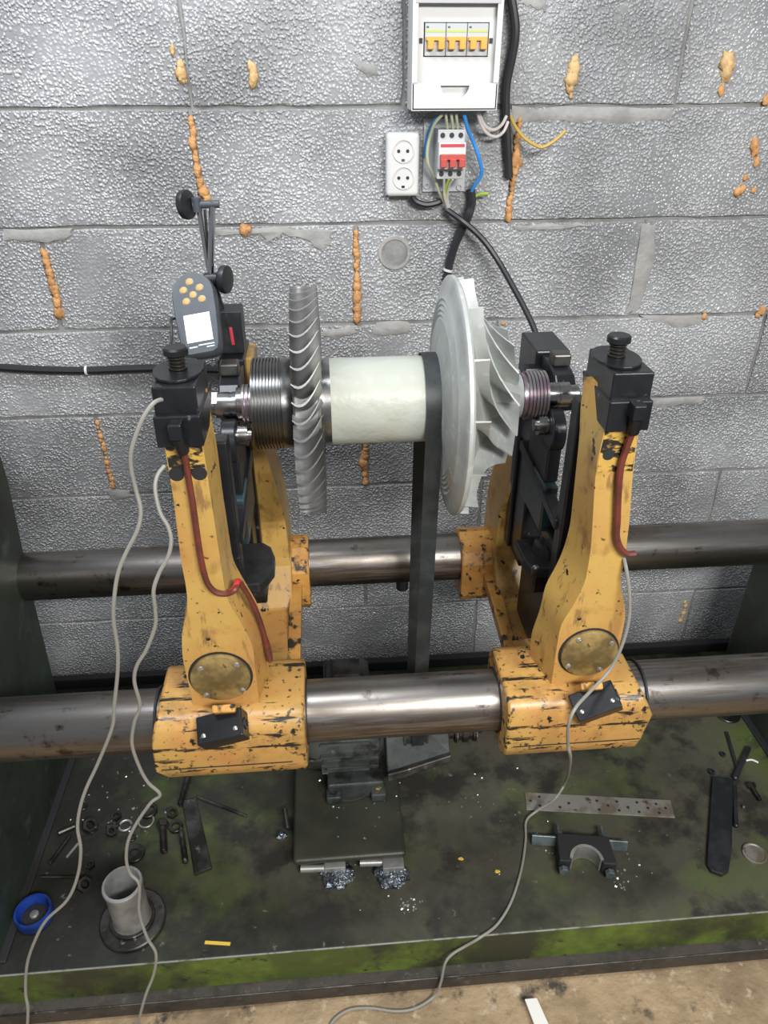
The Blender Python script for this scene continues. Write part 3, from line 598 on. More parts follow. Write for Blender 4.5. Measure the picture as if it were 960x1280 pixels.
for z in (.205, .225, .245): b = B(); b.box(-.035, .075, -.603+ (z-.205)*.2, -.585, z, z+.008); obj('rib', b, m_motor, body, bevel=.002)
# half-round boss and its bolt on the base plate
c = V((.008, -.575, .13)); pts = [c+V((.062*cos(a), .062*sin(a)*.8, 0)) for a in [radians(180+i*12) for i in range(16)]]
b = B(); b.prism(pts, V((0, 0, .004))); obj('half_round_boss', b, m_mplate, mot, bevel=.001)
b = B(); b.lathe((.008, -.605, .134), (0, 0, 1), [(0, .009), (.006, .009), (.006, .0045), (.003, .0045)], 18); obj('bolt', b, m_brass, mot, smooth=True)
# terminal box seen over the bar
b = B(); b.box(-.035, .065, -.50, -.40, .30, .325); tbx = obj('terminal_box', b, m_motor, mot, bevel=.006)
b = B(); b.box(-.028, .058, -.492, -.408, .325, .337); obj('box_lid', b, m_motor, tbx, bevel=.004)
b = B(); b.box(-.015, .045, -.478, -.425, .337, .352); obj('box_cap', b, m_greasysteel, tbx, bevel=.004)
# sloping belt guard and shaft end
b = B(); b.prism([V((.092, -.60, .185)), V((.228, -.585, .215)), V((.228, -.50, .33)), V((.092, -.50, .33))], V((0, .03, -.01))); obj('belt_guard', b, m_motor, mot, bevel=.003)
b = B(); b.prism([V((.092, -.602, .17)), V((.13, -.60, .178)), V((.228, -.587, .203)), V((.228, -.583, .217)), V((.13, -.594, .194)), V((.092, -.596, .186))], V((0, -.012, .002))); obj('guard_flange', b, m_greasysteel, mot, bevel=.002)
b = B(); b.lathe((.228, -.545, .24), (1, 0, 0), [(0, .018), (.01, .018), (.012, .026), (.020, .026), (.021, .022), (.028, .022), (.029, .027), (.040, .027), (.041, .022), (.05, .022), (.051, .026), (.058, .026), (.060, .010), (.072, .010)], 28); sh = obj('shaft_coupling', b, m_drum, mot, smooth=True)
for x in (.243, .285): b = B(); b.ring((x, -.545, .24), (1, 0, 0), .0285, .021, .003, 28); obj('bright_ring', b, m_chrome, sh, smooth=True)
b = B(); b.lathe((.13, -.515, .235), (1, 0, 0), [(0, .02), (.0, .056), (.006, .056), (.0065, .0545), (.046, .0545), (.0465, .056), (.052, .056), (.052, .02)], 32); obj('pulley', b, m_motor, mot, smooth=True)
# front feet: stub pipe, bracket and spattered welded pad
MO = V((0, .08, -.085))
for x0_, x1_, x2_, xp in ((376, 405, 432, 421), (450, 478, 505, 489)):
    a, c_ = at(x0_, 1086-(x0_-376)*.1, Z=.016)-MO, at(x1_+4, 1085-(x0_-376)*.1, Z=.016)-MO
    b = B(); b.cyl(a, c_, .0075, n=16); obj('stub_pipe', b, m_lightsteel, mot, smooth=True)
    a, c_ = at(x1_, 1083, Z=.022)-MO, at(x2_, 1081, Z=.022)-MO
    b = B(); b.box(a.x, c_.x, a.y-.008, -.745, .0862, .110); fb = obj('foot_bracket', b, m_lightsteel, mot, bevel=.002)
    p = at(xp, 1090, Z=.008)-MO
    b = B(); b.lathe((p.x, p.y, .0852), (0, 0, 1), [(0, .031), (.004, .030), (.009, .025), (.012, .018)], 22); [b.blob(V((p.x+.022*cos(q_), p.y+.022*sin(q_), .089)), .013, .013, .008, q_+xp, .6, 2.5, 12, 7) for q_ in range(7)]; obj('weld_pad', b, m_weld, mot, smooth=True)
    for k in range(12):
        r_ = random.Random(k+xp); q_ = V((p.x+r_.uniform(-.024, .024), p.y+r_.uniform(-.024, .006), .097)); b = B(); b.blob(q_, r_.uniform(.003, .006), .0045, .004, k, .3, 2, 8, 5); obj('weld_bead', b, m_weld, mot, smooth=True)
b = B(); p0, p1 = at(356, 1012, Z=.03)-MO, at(360, 1036, Z=.02)-MO; b.cyl(p0, p1, .0055, n=12); lv = obj('adjusting_lever', b, m_greasysteel, mot, smooth=True)
for px_, py_ in ((349, 1047), (356, 1045), (352, 1043)): b = B(); b.blob(at(px_, py_, Z=.02)-MO, .007, .006, .006, px_, .3, 2, 10, 6); obj('lever_knob', b, m_weld, lv, smooth=True)

mot.location = mot.location+MO
# ================================================================== WALL ELECTRICS
def wbox(px0, py0, px1, py1, y0, y1):
    a, c_ = at(px0, max(py0, py1), Y=y0), at(px1, min(py0, py1), Y=y0); return (a.x, c_.x, y0, y1, a.z, c_.z)
D = -.075
p0, p1 = at(514, 139, Y=D), at(621, 138, Y=D); zt = 1.52
cab = thing('breaker_cabinet', 'white wall cabinet with open front showing a row of orange-handled breakers', 'electrical box', ((p0.x+p1.x)/2, -.03, p0.z))
x0, x1, z0 = p0.x, p1.x, p0.z; z1 = z0+.215
wz0 = at(560, 104, Y=D).z
b = B(); b.box(x0, x0+.006, D, 0, z0, z1).box(x1-.006, x1, D, 0, z0, z1).box(x0, x1, D, 0, z0, z0+.006).box(x0, x1, D, 0, z1-.006, z1).box(x0, x1, -.004, 0, z0, z1); obj('housing', b, m_white, cab, bevel=.002)
b = B(); n = 16; xm = (x0+x1)/2; hw = .026; pts = [V((x0, D, z0)), V((x1, D, z0)), V((x1, D, wz0)), V((xm+hw, D, wz0))]+[V((xm+hw*cos(-pi*i/n), D, wz0+hw*1.0*sin(-pi*i/n))) for i in range(1, n)]+[V((xm-hw, D, wz0)), V((x0, D, wz0))]
b.prism(pts, V((0, .004, 0))); obj('lower_cover', b, m_white, cab, bevel=.001)
b = B(); b.box(xm-.034, xm+.034, D+.022, D+.026, wz0-.036, wz0+.005); obj('cover_recess', b, m_white, cab)
b = B(); b.box(x0, x0+.010, D-.001, D+.004, wz0, z1).box(x1-.010, x1, D-.001, D+.004, wz0, z1).box(x0, x1, D-.001, D+.004, z1-.02, z1); obj('front_rim', b, m_white, cab, bevel=.001)
Dp = D+.014; b = B()
br0, br1 = at(530, 70, Y=Dp), at(611, 29, Y=Dp)
b.box(x0+.008, br0.x-.0015, Dp, Dp+.003, wz0-.004, z1-.008).box(br1.x+.0015, x1-.008, Dp, Dp+.003, wz0-.004, z1-.008).box(br0.x-.0015, br1.x+.0015, Dp, Dp+.003, wz0-.004, br0.z-.0015).box(br0.x-.0015, br1.x+.0015, Dp, Dp+.003, br1.z+.0015, z1-.008); obj('inner_panel', b, m_white, cab)
for px_ in (526, 613.5): c = at(px_, 51, Y=Dp); b = B(); b.box(c.x-.003, c.x+.003, Dp-.0012, Dp+.001, c.z-.004, c.z+.004); obj('panel_clip', b, m_dark, cab)
w = (br1.x-br0.x)/3
for k in range(3):
    a = br0.x+k*w; b = B(); b.box(a+.0005, a+w-.0005, Dp-.003, Dp+.04, br0.z, br1.z); bk = obj('breaker', b, m_greyp, cab, bevel=.0008)
    b = B(); b.box(a+.002, a+w-.002, Dp-.0036, Dp-.0028, br1.z-.013, br1.z-.010); obj('marking_stripe', b, m_yg, bk)
    b = B(); b.box(a+.003, a+.007, Dp-.0036, Dp-.0028, br1.z-.007, br1.z-.0045); obj('printed_mark', b, m_gauge, bk)
    zc = br0.z+(br1.z-br0.z)*.36
    b = B(); b.box(a+.002, a+w-.002, Dp-.009, Dp-.002, zc+.005, zc+.011); tg = obj('toggle_bar', b, m_orange, bk, bevel=.001)
    for j in range(2): b = B(); aa = a+.0045+j*w*.5; b.box(aa, aa+w*.3, Dp-.014, Dp-.002, zc-.008, zc+.006); obj('toggle', b, m_orange, tg, bevel=.0015)
b = B(); b.box(x0+.005, x1-.005, D-.002, D+.002, z1-.055, z1-.002); obj('raised_lid', b, m_clear, cab, bevel=.001)
# double socket
sk = at(504, 246, Y=-.03); q = wbox(483, 246, 525, 166, -.035, 0)
so = thing('double_socket', 'off-white double wall socket left of the breaker mount', 'wall socket', (sk.x, -.017, sk.z))
b = B(); b.box(*q); obj('face_plate', b, m_white, so, bevel=.007, seg=3)
for py_ in (189, 222.5):
    c = at(504, py_, Y=-.035); b = B(); b.ring((c.x, -.0345, c.z), (0, -1, 0), .0205, .0185, .0025, 32); rg = obj('socket_ring', b, m_white, so, smooth=True)
    b = B(); b.lathe((c.x, -.0345, c.z), (0, -1, 0), [(0, .0186), (.0003, .0186)], 32); obj('socket_well', b, m_greyp, so)
    for dx in (-.0085, .0085): b = B(); b.cyl((c.x+dx, -.034, c.z), (c.x+dx, -.0355, c.z), .0032, n=12); obj('pin_hole', b, m_dark, so)
    b = B(); b.box(c.x-.003, c.x+.003, -.0362, -.034, c.z-.0175, c.z-.0135); obj('earth_clip', b, m_greasysteel, so)
# three-pole breaker on an adapter plate
c = at(565, 225, Y=-.01); br = thing('main_breaker', 'grey three-pole breaker with red toggles under the cabinet', 'circuit breaker', (c.x, -.03, c.z))
q = wbox(528, 240, 585, 148, -.006, 0); b = B(); b.box(*q); ap = obj('adapter_plate', b, m_greyp, br, bevel=.001)
for px_, py_ in ((536, 154), (579, 154), (533, 232), (574, 234)): s = at(px_, py_, Y=-.006); b = B(); b.ring((s.x, -.005, s.z), (0, -1, 0), .006, .0035, .004, 16); obj('screw_boss', b, m_greyp, ap, smooth=True)
q = wbox(546, 162, 582, 224, -.06, -.006); x0, x1, _, _, z0, z1 = q
b = B(); b.box(x0, x1, -.060, -.006, z0, z1); bb = obj('breaker_body', b, m_greyp, br, bevel=.001)
hz = (z1-z0); b = B(); b.box(x0+.0, x1+.0, -.075, -.06, z0+hz*.22, z1-hz*.24); nose = obj('breaker_nose', b, m_white, br, bevel=.001)
b = B(); b.box(x0+.003, x1-.003, -.0758, -.0745, z1-hz*.33, z1-hz*.27); obj('red_print', b, m_redstrip, nose)
b = B(); b.box(x0+.002, x1-.002, -.086, -.075, z0+hz*.42, z0+hz*.53); tg = obj('toggle_bar', b, m_red, br, bevel=.001)
for k in range(3):
    a = x0+(x1-x0)*(k+.5)/3
    b = B(); b.box(a-.006, a+.006, -.090, -.075, z0+hz*.27, z0+hz*.45); obj('toggle', b, m_red, tg, bevel=.0015)
    for zz in (z0+hz*.11, z1-hz*.11): b = B(); b.cyl((a, -.059, zz), (a, -.0612, zz), .0045, n=14); obj('terminal_hole', b, m_dark, bb)
def wire(name, pts, r, m, label, cat='wire', group=None, Y=-.03):
    b = B(); b.tube([at(p[0], p[1], Y=(p[2] if len(p) > 2 else Y)) for p in pts], r, 8, 7); return obj(name, b, m, smooth=True, label=label, cat=cat, group=group)
wire('blue_wire', [(580, 143, -.05), (585, 162, -.045), (592, 178, -.04), (598, 195, -.04), (602, 212, -.035), (600, 222, -.03), (593, 232, -.025), (589, 240, -.02)], .0036, m_blue, 'bright blue wire bowing out right of the three-pole breaker')
wire('olive_wire', [(553, 143, -.05), (543, 155, -.045), (537, 172, -.04), (534, 192, -.04), (536, 207, -.04), (543, 222, -.035), (549, 240, -.03), (560, 262, -.02)], .003, m_olive, 'long olive-white wire bowing left of the three-pole breaker')
wire('blue_wire', [(546, 146, -.035), (538, 160, -.02), (533, 178, -.012), (531, 196, -.012)], .0028, m_blue, 'short dark-shaded blue wire behind the adapter, left of the breaker')
for k, (xx, lab) in enumerate(((560, 'leftmost'), (567, 'middle'), (573, 'rightmost'))):
    wire('olive_wire', [(xx-3, 142, -.05), (xx-2, 150, -.05), (xx-1, 160, -.045), (xx-1, 165, -.058)], .0028, m_olive, lab+' of the three short wires entering the breaker from above')
wire('pale_wire', [(555, 223, -.058), (555, 235, -.045), (556, 248, -.035), (560, 262, -.02)], .0026, m_pale, 'pale wire leaving the breaker bottom at its left pole')
wire('yellow_green_wire', [(561, 224, -.058), (557, 236, -.045), (557, 250, -.03), (561, 262, -.018)], .0026, m_yg, 'yellow-green wire leaving the breaker bottom at its middle pole')
wire('pale_wire', [(566, 224, -.058), (561, 233, -.045), (559, 248, -.03), (562, 262, -.018)], .0026, m_pale, 'pale wire leaving the breaker bottom at its right pole')
wire('pale_wire', [(599, 141, -.05), (603, 152, -.04), (609, 160, -.035), (618, 162, -.03), (627, 156, -.03), (633, 145, -.025)], .003, m_pale, 'inner of the two looped pinkish-white wires below the cabinet')
wire('pale_wire', [(597, 141, -.05), (601, 155, -.04), (608, 166, -.035), (619, 171, -.03), (629, 165, -.03), (635, 152, -.025)], .003, m_pale, 'outer and lower of the two looped pinkish-white wires below the cabinet')
wire('ochre_wire', [(638, 145, -.012), (644, 158, -.02), (655, 172, -.035), (668, 181, -.045), (678, 184, -.05), (690, 178, -.05), (700, 170, -.05), (707, 163, -.05)], .0034, m_brown, 'stiff ochre wire end sticking out from the wall right of the cabinet')
wire('yellow_green_wire', [(594, 252, -.012), (594, 246, -.015), (600, 243, -.02), (610, 242, -.03)], .003, m_yg, 'short bent yellow-green wire end right of the black cable')
b = B(); P = [(636, -14, -.015), (641, 10, -.018), (644, 40, -.02), (640, 70, -.018), (633, 105, -.014), (632, 140, -.012), (634, 180, -.012), (636, 222, -.010)]
b.tube([at(*q[:2], Y=q[2]) for q in P], .0085, 10); obj('flat_cable', b, m_cable, smooth=True, label='dark sheathed cable running down the wall right of the cabinet', cat='cable')
wire('black_cable', [(515, 246, -.02), (520, 252, -.02), (532, 256, -.02), (545, 254, -.018), (553, 250, -.015)], .006, m_cable, 'short black cable sagging below the double socket', 'cable')
wire('black_cable', [(588, 236, -.015), (590, 250, -.018), (586, 268, -.03), (577, 288, -.02), (569, 305, -.016), (563, 325, -.014), (559, 345, -.014), (556, 375, -.014), (553, 420, -.014), (550, 480, -.014)], .0085, m_cable, 'thick black cable dropping behind the compressor wheel, with a white tie', 'cable')
c = at(560, 338, Y=-.014); b = B(); b.ring((c.x-.0005, -.014, c.z-.002), (.25, 0, 1), .0105, .0085, .005, 16); obj('cable_tie', b, m_white, smooth=True, label='white tie band round the thick black cable above the compressor wheel', cat='cable tie')
wire('black_cable', [(558, 262, -.02), (575, 274, -.035), (592, 288, -.04), (608, 305, -.045), (625, 330, -.06), (642, 360, -.09), (656, 386, -.12), (668, 412, -.15), (676, 440, -.18), (682, 480, -.20)], .006, m_cable, 'long black cable slanting from the breaker down to the right stanchion', 'cable')
wire('black_cable', [(-40, 456, -.016), (0, 459, -.014), (50, 462, -.014), (108, 463, -.014), (160, 461, -.014), (215, 460, -.014), (270, 462, -.014), (330, 462, -.014)], .0085, m_cable, 'black cable clipped level along the wall behind the left stanchion', 'cable')
c = at(108, 463, Y=-.014); b = B(); b.ring((c.x-.002, -.014, c.z), (1, 0, 0), .0105, .0085, .005, 16); obj('cable_clip', b, m_white, smooth=True, label='small white clip on the level wall cable at far left', cat='cable clip')

# ================================================================== VIBRATION GAUGE AND MAGNETIC STAND
nrm = V((-.10, -.80, .60)).normalized(); up0 = V((0, .60, .80)); up0 = (up0-nrm*up0.dot(nrm)).normalized(); rr0 = up0.cross(nrm).normalized() if False else nrm.cross(up0).normalized()*-1
if rr0.x < 0: rr0 = -rr0
ro = radians(7); gu = up0*cos(ro)-rr0*sin(ro); gr = rr0*cos(ro)+up0*sin(ro)
GC = at(248, 396, Y=-.385)
gauge = thing('vibration_gauge', 'handheld slate-grey meter with tan buttons and lit white screen on the left stanchion', 'meter', GC-gu*.065)
def G(a, b_, c_=0): return GC+gr*a+gu*b_+nrm*c_
prof = []
HW, HT, HB = .0345, .068, -.068
for i in range(17): a = radians(180-i*180/16); prof.append((HW*cos(a), .034+.034*sin(a)))
prof += [(.0345, .0), (.0330, -.03), (.0305, -.056), (.0275, -.064), (.020, -.068), (-.020, -.068), (-.0275, -.064), (-.0305, -.056), (-.0330, -.03), (-.0345, 0)]
b = B(); b.loft([[G(x*.92, y*.97, -.012) for x, y in prof], [G(x, y, -.006) for x, y in prof], [G(x, y, .010) for x, y in prof], [G(x*.93, y*.965+.001, .016) for x, y in prof]]); obj('gauge_body', b, m_gauge, gauge, smooth=True, auto=40)
for a, c_ in ((-.002, .052), (-.0135, .040), (.0125, .040), (.0005, .030), (-.0115, .021), (.0135, .021)):
    b = B(); b.lathe(G(a, c_, .0155), nrm, [(0, .0052), (.002, .0052), (.003, .0035)], 18); obj('button', b, m_button, gauge, smooth=True)
    b = B(); b.lathe(G(a, c_, .0152), nrm, [(0, .0062), (.0010, .0062)], 18); obj('button_ring', b, m_rust, gauge, smooth=True)
b = B(); b.obox(G(0.001, -.024, .016), (gr, gu, nrm), (.0205, .0225, .0006)); scn = obj('screen', b, m_screen, gauge, label='lit white screen')
b = B()
for x0_, w_ in ((-.011, .003), (-.004, .002), (.002, .0025)): b.ring(G(x0_, -.037, .0166), nrm, w_, w_*.75, .0003, 14)
obj('screen_digits', b, m_digit, scn)
b = B(); b.obox(G(-.011, -.0545, .0163), (gr, gu, nrm), (.0065, .0011, .0003)); b.obox(G(.010, -.0525, .0163), (gr, gu, nrm), (.0125, .0010, .0003)); b.obox(G(.016, -.0568, .0163), (gr, gu, nrm), (.0062, .0009, .0003)); obj('printed_legend', b, m_print, gauge)
b = B(); b.tube([G(-.034, .005, 0), G(-.041, .004, 0), at(214, 400, Y=-.42), at(215, 425, Y=-.45), at(213, 450, Y=-.50), at(216, 475, Y=-.55)], .0022); obj('lead', b, m_cable, gauge, smooth=True)
# magnetic base and two-link arm
mb = thing('magnetic_stand', 'black magnetic base with red strip and folded chrome arm behind the meter', 'gauge stand', (-.135, -.30, .957))
b = B(); c = at(289, 412, Y=-.34); ux = V((1, .0, 0)); b.obox(V((c.x-.004, -.318, c.z-.005)), (V((1, 0, 0)), V((0, 1, 0)), V((0, 0, 1))), (.0225, .024, .036)); obj('magnet_block', b, m_blackpl, mb, bevel=.002)
ym = -.3425; b = B(); s0, s1 = at(288, 408, Y=ym), at(292, 432, Y=ym); b.obox((s0+s1)/2, (V((1, 0, 0)), V((0, 1, 0)), (s0-s1).normalized()), (.0025, .0008, .015)); obj('red_strip', b, m_redstrip, mb)
s2 = at(283.5, 400, Y=ym); b = B(); b.obox(s2, (V((1, 0, 0)), V((0, 1, 0)), V((0, 0, 1))), (.0022, .0006, .010)); obj('pale_strip', b, m_greasysteel, mb)
YA = -.335; J0, J1 = at(263, 346, Y=YA), at(252, 256, Y=YA)
b = B(); b.cyl(V((c.x-.016, -.318, c.z+.03)), J0+V((0, .012, -.004)), .006, n=14); obj('post', b, m_blackpl, mb, smooth=True)
b = B(); b.cyl(J0+V((0, 0, -.002)), at(265.5, 252, Y=YA), .0052, n=16); obj('arm_rod', b, m_chrome, mb, smooth=True)
b = B(); b.cyl(J0+V((-.002, .014, 0)), at(246, 246, Y=YA+.014), .0048, n=16); obj('arm_rod', b, m_chrome, mb, smooth=True)
b = B(); b.cyl(J0+V((-.001, .007, 0)), at(256, 262, Y=YA+.007), .0022, n=10); obj('tension_rod', b, m_greasysteel, mb, smooth=True)
b = B(); b.lathe(J0+V((-.010, 0, -.003)), (1, 0, 0), [(0, .008), (.002, .0095), (.020, .0095), (.022, .006), (.028, .006)], 20); obj('lower_joint', b, m_blackpl, mb, smooth=True)
b = B(); b.lathe(at(277, 349, Y=YA), V((1, -.35, .0)), [(0, .018), (.001, .0215), (.006, .0225), (.011, .0215), (.012, .018)], 32); obj('arm_knob', b, m_blackpl, mb, smooth=True)
K = at(246, 256, Y=YA); b = B(); b.cyl(K+V((-.006, 0, 0)), at(274, 255, Y=YA), .0058, n=16); b.lathe(K, (0, 0, 1), [(-.010, .0075), (.010, .0075)], 16); obj('upper_joint', b, m_gauge, mb, smooth=True)
b = B(); b.lathe(at(229, 256, Y=YA), V((1, -.45, .12)), [(0, .017), (.001, .021), (.006, .022), (.010, .021), (.011, .017)], 32); obj('arm_knob', b, m_blackpl, mb, smooth=True)

# ================================================================== GREY SENSOR CABLES
def cable(pts, label, r=.0026):
    P = []
    for q in pts:
        P.append(at(q[0], q[1], Y=q[2]) if len(q) == 3 else at(q[0], q[1], Z=q[3]))
    b = B(); b.tube(P, r, 8, 6); return obj('sensor_cable', b, m_greycab, smooth=True, label=label, cat='cable', group='grey sensor cables')
cable([(203, 499, -.748), (192, 504, -.76), (178, 524, -.77), (165, 560, -.775), (164, 585, -.775), (170, 612, -.775), (176, 638, -.78), (172, 662, -.785), (158, 690, -.79), (148, 715, -.795), (143, 745, -.80), (142, 775, -.80), (147, 810, -.80), (147, 840, -.80), (143, 880, -.80), (140, 910, -.80), (122, 955, -.80), (108, 985, -.805), (100, 1010, -.81), (97, 1035, -.815), (101, 1062, -.82), (97, 1095, -.825), (84, 1125, -.83), (58, 1150, -.835), (44, 1175, -.84), (34, 1205, -.845), (32, 1240, -.855), (35, 1262, -.865), (33, 1300, -.88)], 'grey cable hanging furthest left, from the left clamp block down past the blue cap')
cable([(206, 582, -.748), (197, 594, -.756), (194, 612, -.765), (200, 640, -.775), (210, 658, -.78), (214, 676, -.785), (210, 696, -.79), (199, 716, -.795), (192, 738, -.80), (194, 762, -.80), (194, 782, -.80), (183, 812, -.80), (171, 832, -.80), (168, 852, -.80), (175, 882, -.80), (168, 902, -.80), (165, 930, -.80), (174, 958, -.80), (185, 978, -.802), (200, 993, -.804), (188, 1004, -.806), (170, 1030, -.81), (160, 1052, -.814), (158, 1075, -.818), (163, 1092, -.822), (174, 1106, -.826), (174, 1140, -.83), (184, 1172, -.84), (195, 1192, -.848), (192, 1218, -.855), (182, 1244, -.865), (174, 1275, -.875), (172, 1300, -.88)], 'grey cable with a sharp kink, crossing the mouth of the steel flanged bush')
cable([(770, 668, -.73), (776, 684, -.735), (783, 712, -.755), (787, 745, -.765), (786, 775, -.77), (777, 808, -.775), (762, 838, -.78), (740, 862, -.80), (720, 884, -.83), (711, 905, -.838), (710, 930, -.825), (713, 950, -.80), (708, 975, 0, .10), (694, 998, 0, .05), (672, 1013, 0, .016), (658, 1026, 0, .006), (657, 1050, 0, .004), (652, 1085, 0, .004), (640, 1125, 0, .004), (622, 1155, 0, .004), (600, 1172, 0, .005), (583, 1182, -.828), (565, 1193, -.834), (556, 1205, -.842), (551, 1228, -.85), (543, 1245, 0, -.125), (520, 1260, 0, -.128), (495, 1264, 0, -.128), (462, 1260, 0, -.128), (435, 1263, 0, -.128), (415, 1278, 0, -.128), (408, 1300, 0, -.128)], 'grey cable from the right stanchion trailing across the bed onto the floor')

# ================================================================== LOOSE PARTS ON THE BED
# flanged bush
c = at(167, 1152, Z=0); fb = thing('flanged_bush', 'bright steel tube bush standing on a round dark flange', 'flanged bush', (c.x, c.y, 0))
b = B(); b.ring((c.x, c.y, 0), (0, 0, 1), .060, .026, .011, 48); fl = obj('flange', b, m_greasysteel, fb, smooth=True)
b = B(); b.ring((c.x, c.y, .0105), (0, 0, 1), .0415, .026, .006, 40); obj('shoulder', b, m_greasysteel, fb, smooth=True)
b = B()
o = V((c.x, c.y, .016)); n = 48
prf = [(0, .034), (0, .0315), (.0, .0345), (.003, .036), (.006, .0345), (.085, .0345), (.098, .0375), (.105, .038), (.105, .034), (.098, .030), (.05, .024), (.0, .023)]
rings = [[o+V((r*cos(2*pi*k/n), r*sin(2*pi*k/n), z)) for k in range(n)] for z, r in [(0, .024), (0, .0355), (.006, .0335), (.085, .0335), (.094, .0355), (.102, .0358), (.104, .0345), (.104, .0305), (.090, .026), (.05, .0225)]]
b.loft(rings, False, True); obj('tube', b, m_lightsteel, fb, smooth=True)
for a in (20, 110, 200, 300): b = B(); b.lathe((c.x+.051*cos(radians(a)), c.y+.051*sin(radians(a)), .011), (0, 0, 1), [(0, .0045), (.0008, .0045)], 12); obj('bolt_hole', b, m_dark, fl)
# blue cap
c = at(45, 1148, Z=0); bc = thing('blue_cap', 'round blue plastic cap lying at the far left of the bed', 'plastic cap', (c.x, c.y, 0))
n = 40; rings = [[V((c.x+r*cos(2*pi*k/n), c.y+r*sin(2*pi*k/n), z)) for k in range(n)] for z, r in [(0, .030), (.006, .034), (.022, .0345), (.027, .033), (.027, .029), (.020, .0265), (.010, .024), (.009, .0005)]]
b = B(); b.loft(rings, True); obj('rim', b, m_bluecap, bc, smooth=True)
b = B(); b.lathe((c.x, c.y, .0095), (0, 0, 1), [(0, .0225), (.002, .0225), (.003, .0215)], 32); obj('inner_disc', b, m_dark, bc, smooth=True)
b = B(); b.lathe((c.x, c.y, .012), (0, 0, 1), [(0, .0085), (.003, .008), (.004, .006)], 20); obj('centre_stud', b, m_lightsteel, bc, smooth=True)
def hexnut(px, py, r, label, m=m_greasysteel, z=0, tilt=0):
    c = at(px, py, Z=z); b = B(); n = 6; h = r*.8
    ax = V((sin(tilt), -sin(tilt)*.6, cos(tilt))).normalized(); u = ax.orthogonal().normalized(); w_ = ax.cross(u); o_ = c+V((0, 0, r*abs(sin(tilt))))
    N_ = 24; rings = []
    def hexr(a): a = a % (pi/3); return r*cos(pi/6)/cos(a-pi/6)
    for zz, k in ((0, 0), (0, 1), (h, 1), (h, 0)):
        rings.append([o_+ax*zz+(u*cos(2*pi*i/N_)+w_*sin(2*pi*i/N_))*(hexr(2*pi*i/N_) if k else r*.56) for i in range(N_)])
    b.loft(rings, False, True); obj('hex_nut', b, m, label=label, cat='nut', group='nuts strewn on the bed')
def washer(px, py, r, label, ri=.55, m=m_greasysteel, h=.004, z=0, name='washer'):
    c = at(px, py, Z=z); b = B(); b.ring(c, (0, 0, 1), r, r*ri, h, 28); obj(name, b, m, smooth=True, label=label, cat='washer', group='washers strewn on the bed')
hexnut(112, 1036, .0155, 'dark hex nut standing alone beside the leftmost grey cable', tilt=.5)
hexnut(139, 1042, .011, 'small dark hex nut left of the shiny snap ring', tilt=.4)
hexnut(146, 1022, .011, 'small dark hex nut above and left of the shiny snap ring')
hexnut(105, 1110, .015, 'dark hex nut between the blue cap and the flanged bush', tilt=.6)
hexnut(113, 1083, .010, 'small dark nut lying left of the bush mouth')
hexnut(215, 1019, .012, 'dark nut nearest the top of the bolt', tilt=.3)
washer(186, 1015, .019, 'larger dark washer half leaning near the kink of the cable', .62, h=.008)
washer(183, 1027, .017, 'bright-rimmed thin ring just below the larger dark washer', .82, m_lightsteel, h=.003)
washer(165, 1048, .009, 'small ring directly below the shiny snap ring', .6)
washer(168, 1068, .021, 'wide dark washer lying behind the flanged bush', .45, h=.006)
washer(220, 1035, .015, 'dark ring between the bolt and the drilled flat bar', .6, h=.008)
washer(104, 1009, .010, 'tiny dark washer at the back beside the leftmost cable', .5)
# shiny open snap ring
c = at(157, 1033, Z=0); b = B(); b.tube([c+V((.0125*cos(a), .0125*sin(a), .003)) for a in [radians(20+i*20) for i in range(17)]], .0026); obj('snap_ring', b, m_lightsteel, smooth=True, label='shiny open snap ring among the dark nuts', cat='ring')
# hex bolt lying
def hexbolt(p0, p1, rh, rs, label):
    a, c_ = at(*p0, Z=rh*.9), at(*p1, Z=rs); d = (c_-a).normalized(); t = thing('hex_bolt', label, 'bolt', ((a+c_)/2).xy.to_3d())
    b = B(); b.lathe(a, d, [(0, rh), (rh*.9, rh)], 6); obj('head', b, m_greasysteel, t, bevel=.001)
    b = B(); L_ = (c_-a).length; b.lathe(a, d, [(rh*.9, rs)]+[(rh*.9+(L_-rh*.9)*k/12, rs*(1 if k % 2 else .86)) for k in range(1, 13)], 16); obj('shank', b, m_greasysteel, t, smooth=True)
hexbolt((203, 1028), (205, 1065), .0135, .0075, 'dark hex bolt lying beside the drilled flat bar')
hexbolt((938, 980), (950, 1000), .010, .005, 'black bolt at the right edge of the bed below the pale shaving')
def stud(p0, p1, r, label, name='threaded_stud', m=m_greasysteel):
    a, c_ = at(*p0, Z=r+.004), at(*p1, Z=r+.004); d = c_-a; b = B(); pr = []
    for k in range(25): pr.append((d.length*k/24, r*(1 if (k//3) % 2 else .86)))
    b.lathe(a, d, pr, 12); obj(name, b, m, smooth=True, label=label, cat='stud', group='studs strewn on the bed')
stud((236, 968), (225, 1006), .0062, 'ribbed steel stud near the left front sleeve')
stud((226, 1036), (232, 1078), .0062, 'ribbed steel stud lying left against the drilled flat bar')
def rod(p0, p1, r, label, m=m_greasysteel, name='steel_rod', n=10):
    a, c_ = at(*p0, Z=r), at(*p1, Z=r); b = B(); d = c_-a; b.lathe(a, d, [(0, r*.6), (r*.5, r), (d.length-r*.5, r), (d.length, r*.6)], n); obj(name, b, m, smooth=True, label=label, cat='rod', group='rods strewn on the bed')
rod((88, 1044), (62, 1080), .004, 'longer thin rod behind the blue cap')
rod((98, 1054), (83, 1072), .003, 'shorter bright thin rod beside the leftmost cable', m_lightsteel)
rod((50, 1096), (100, 1096), .003, 'thin rod lying crosswise above the blue cap')
rod((72, 1042), (95, 1032), .005, 'short pin touching the dark hex nut')
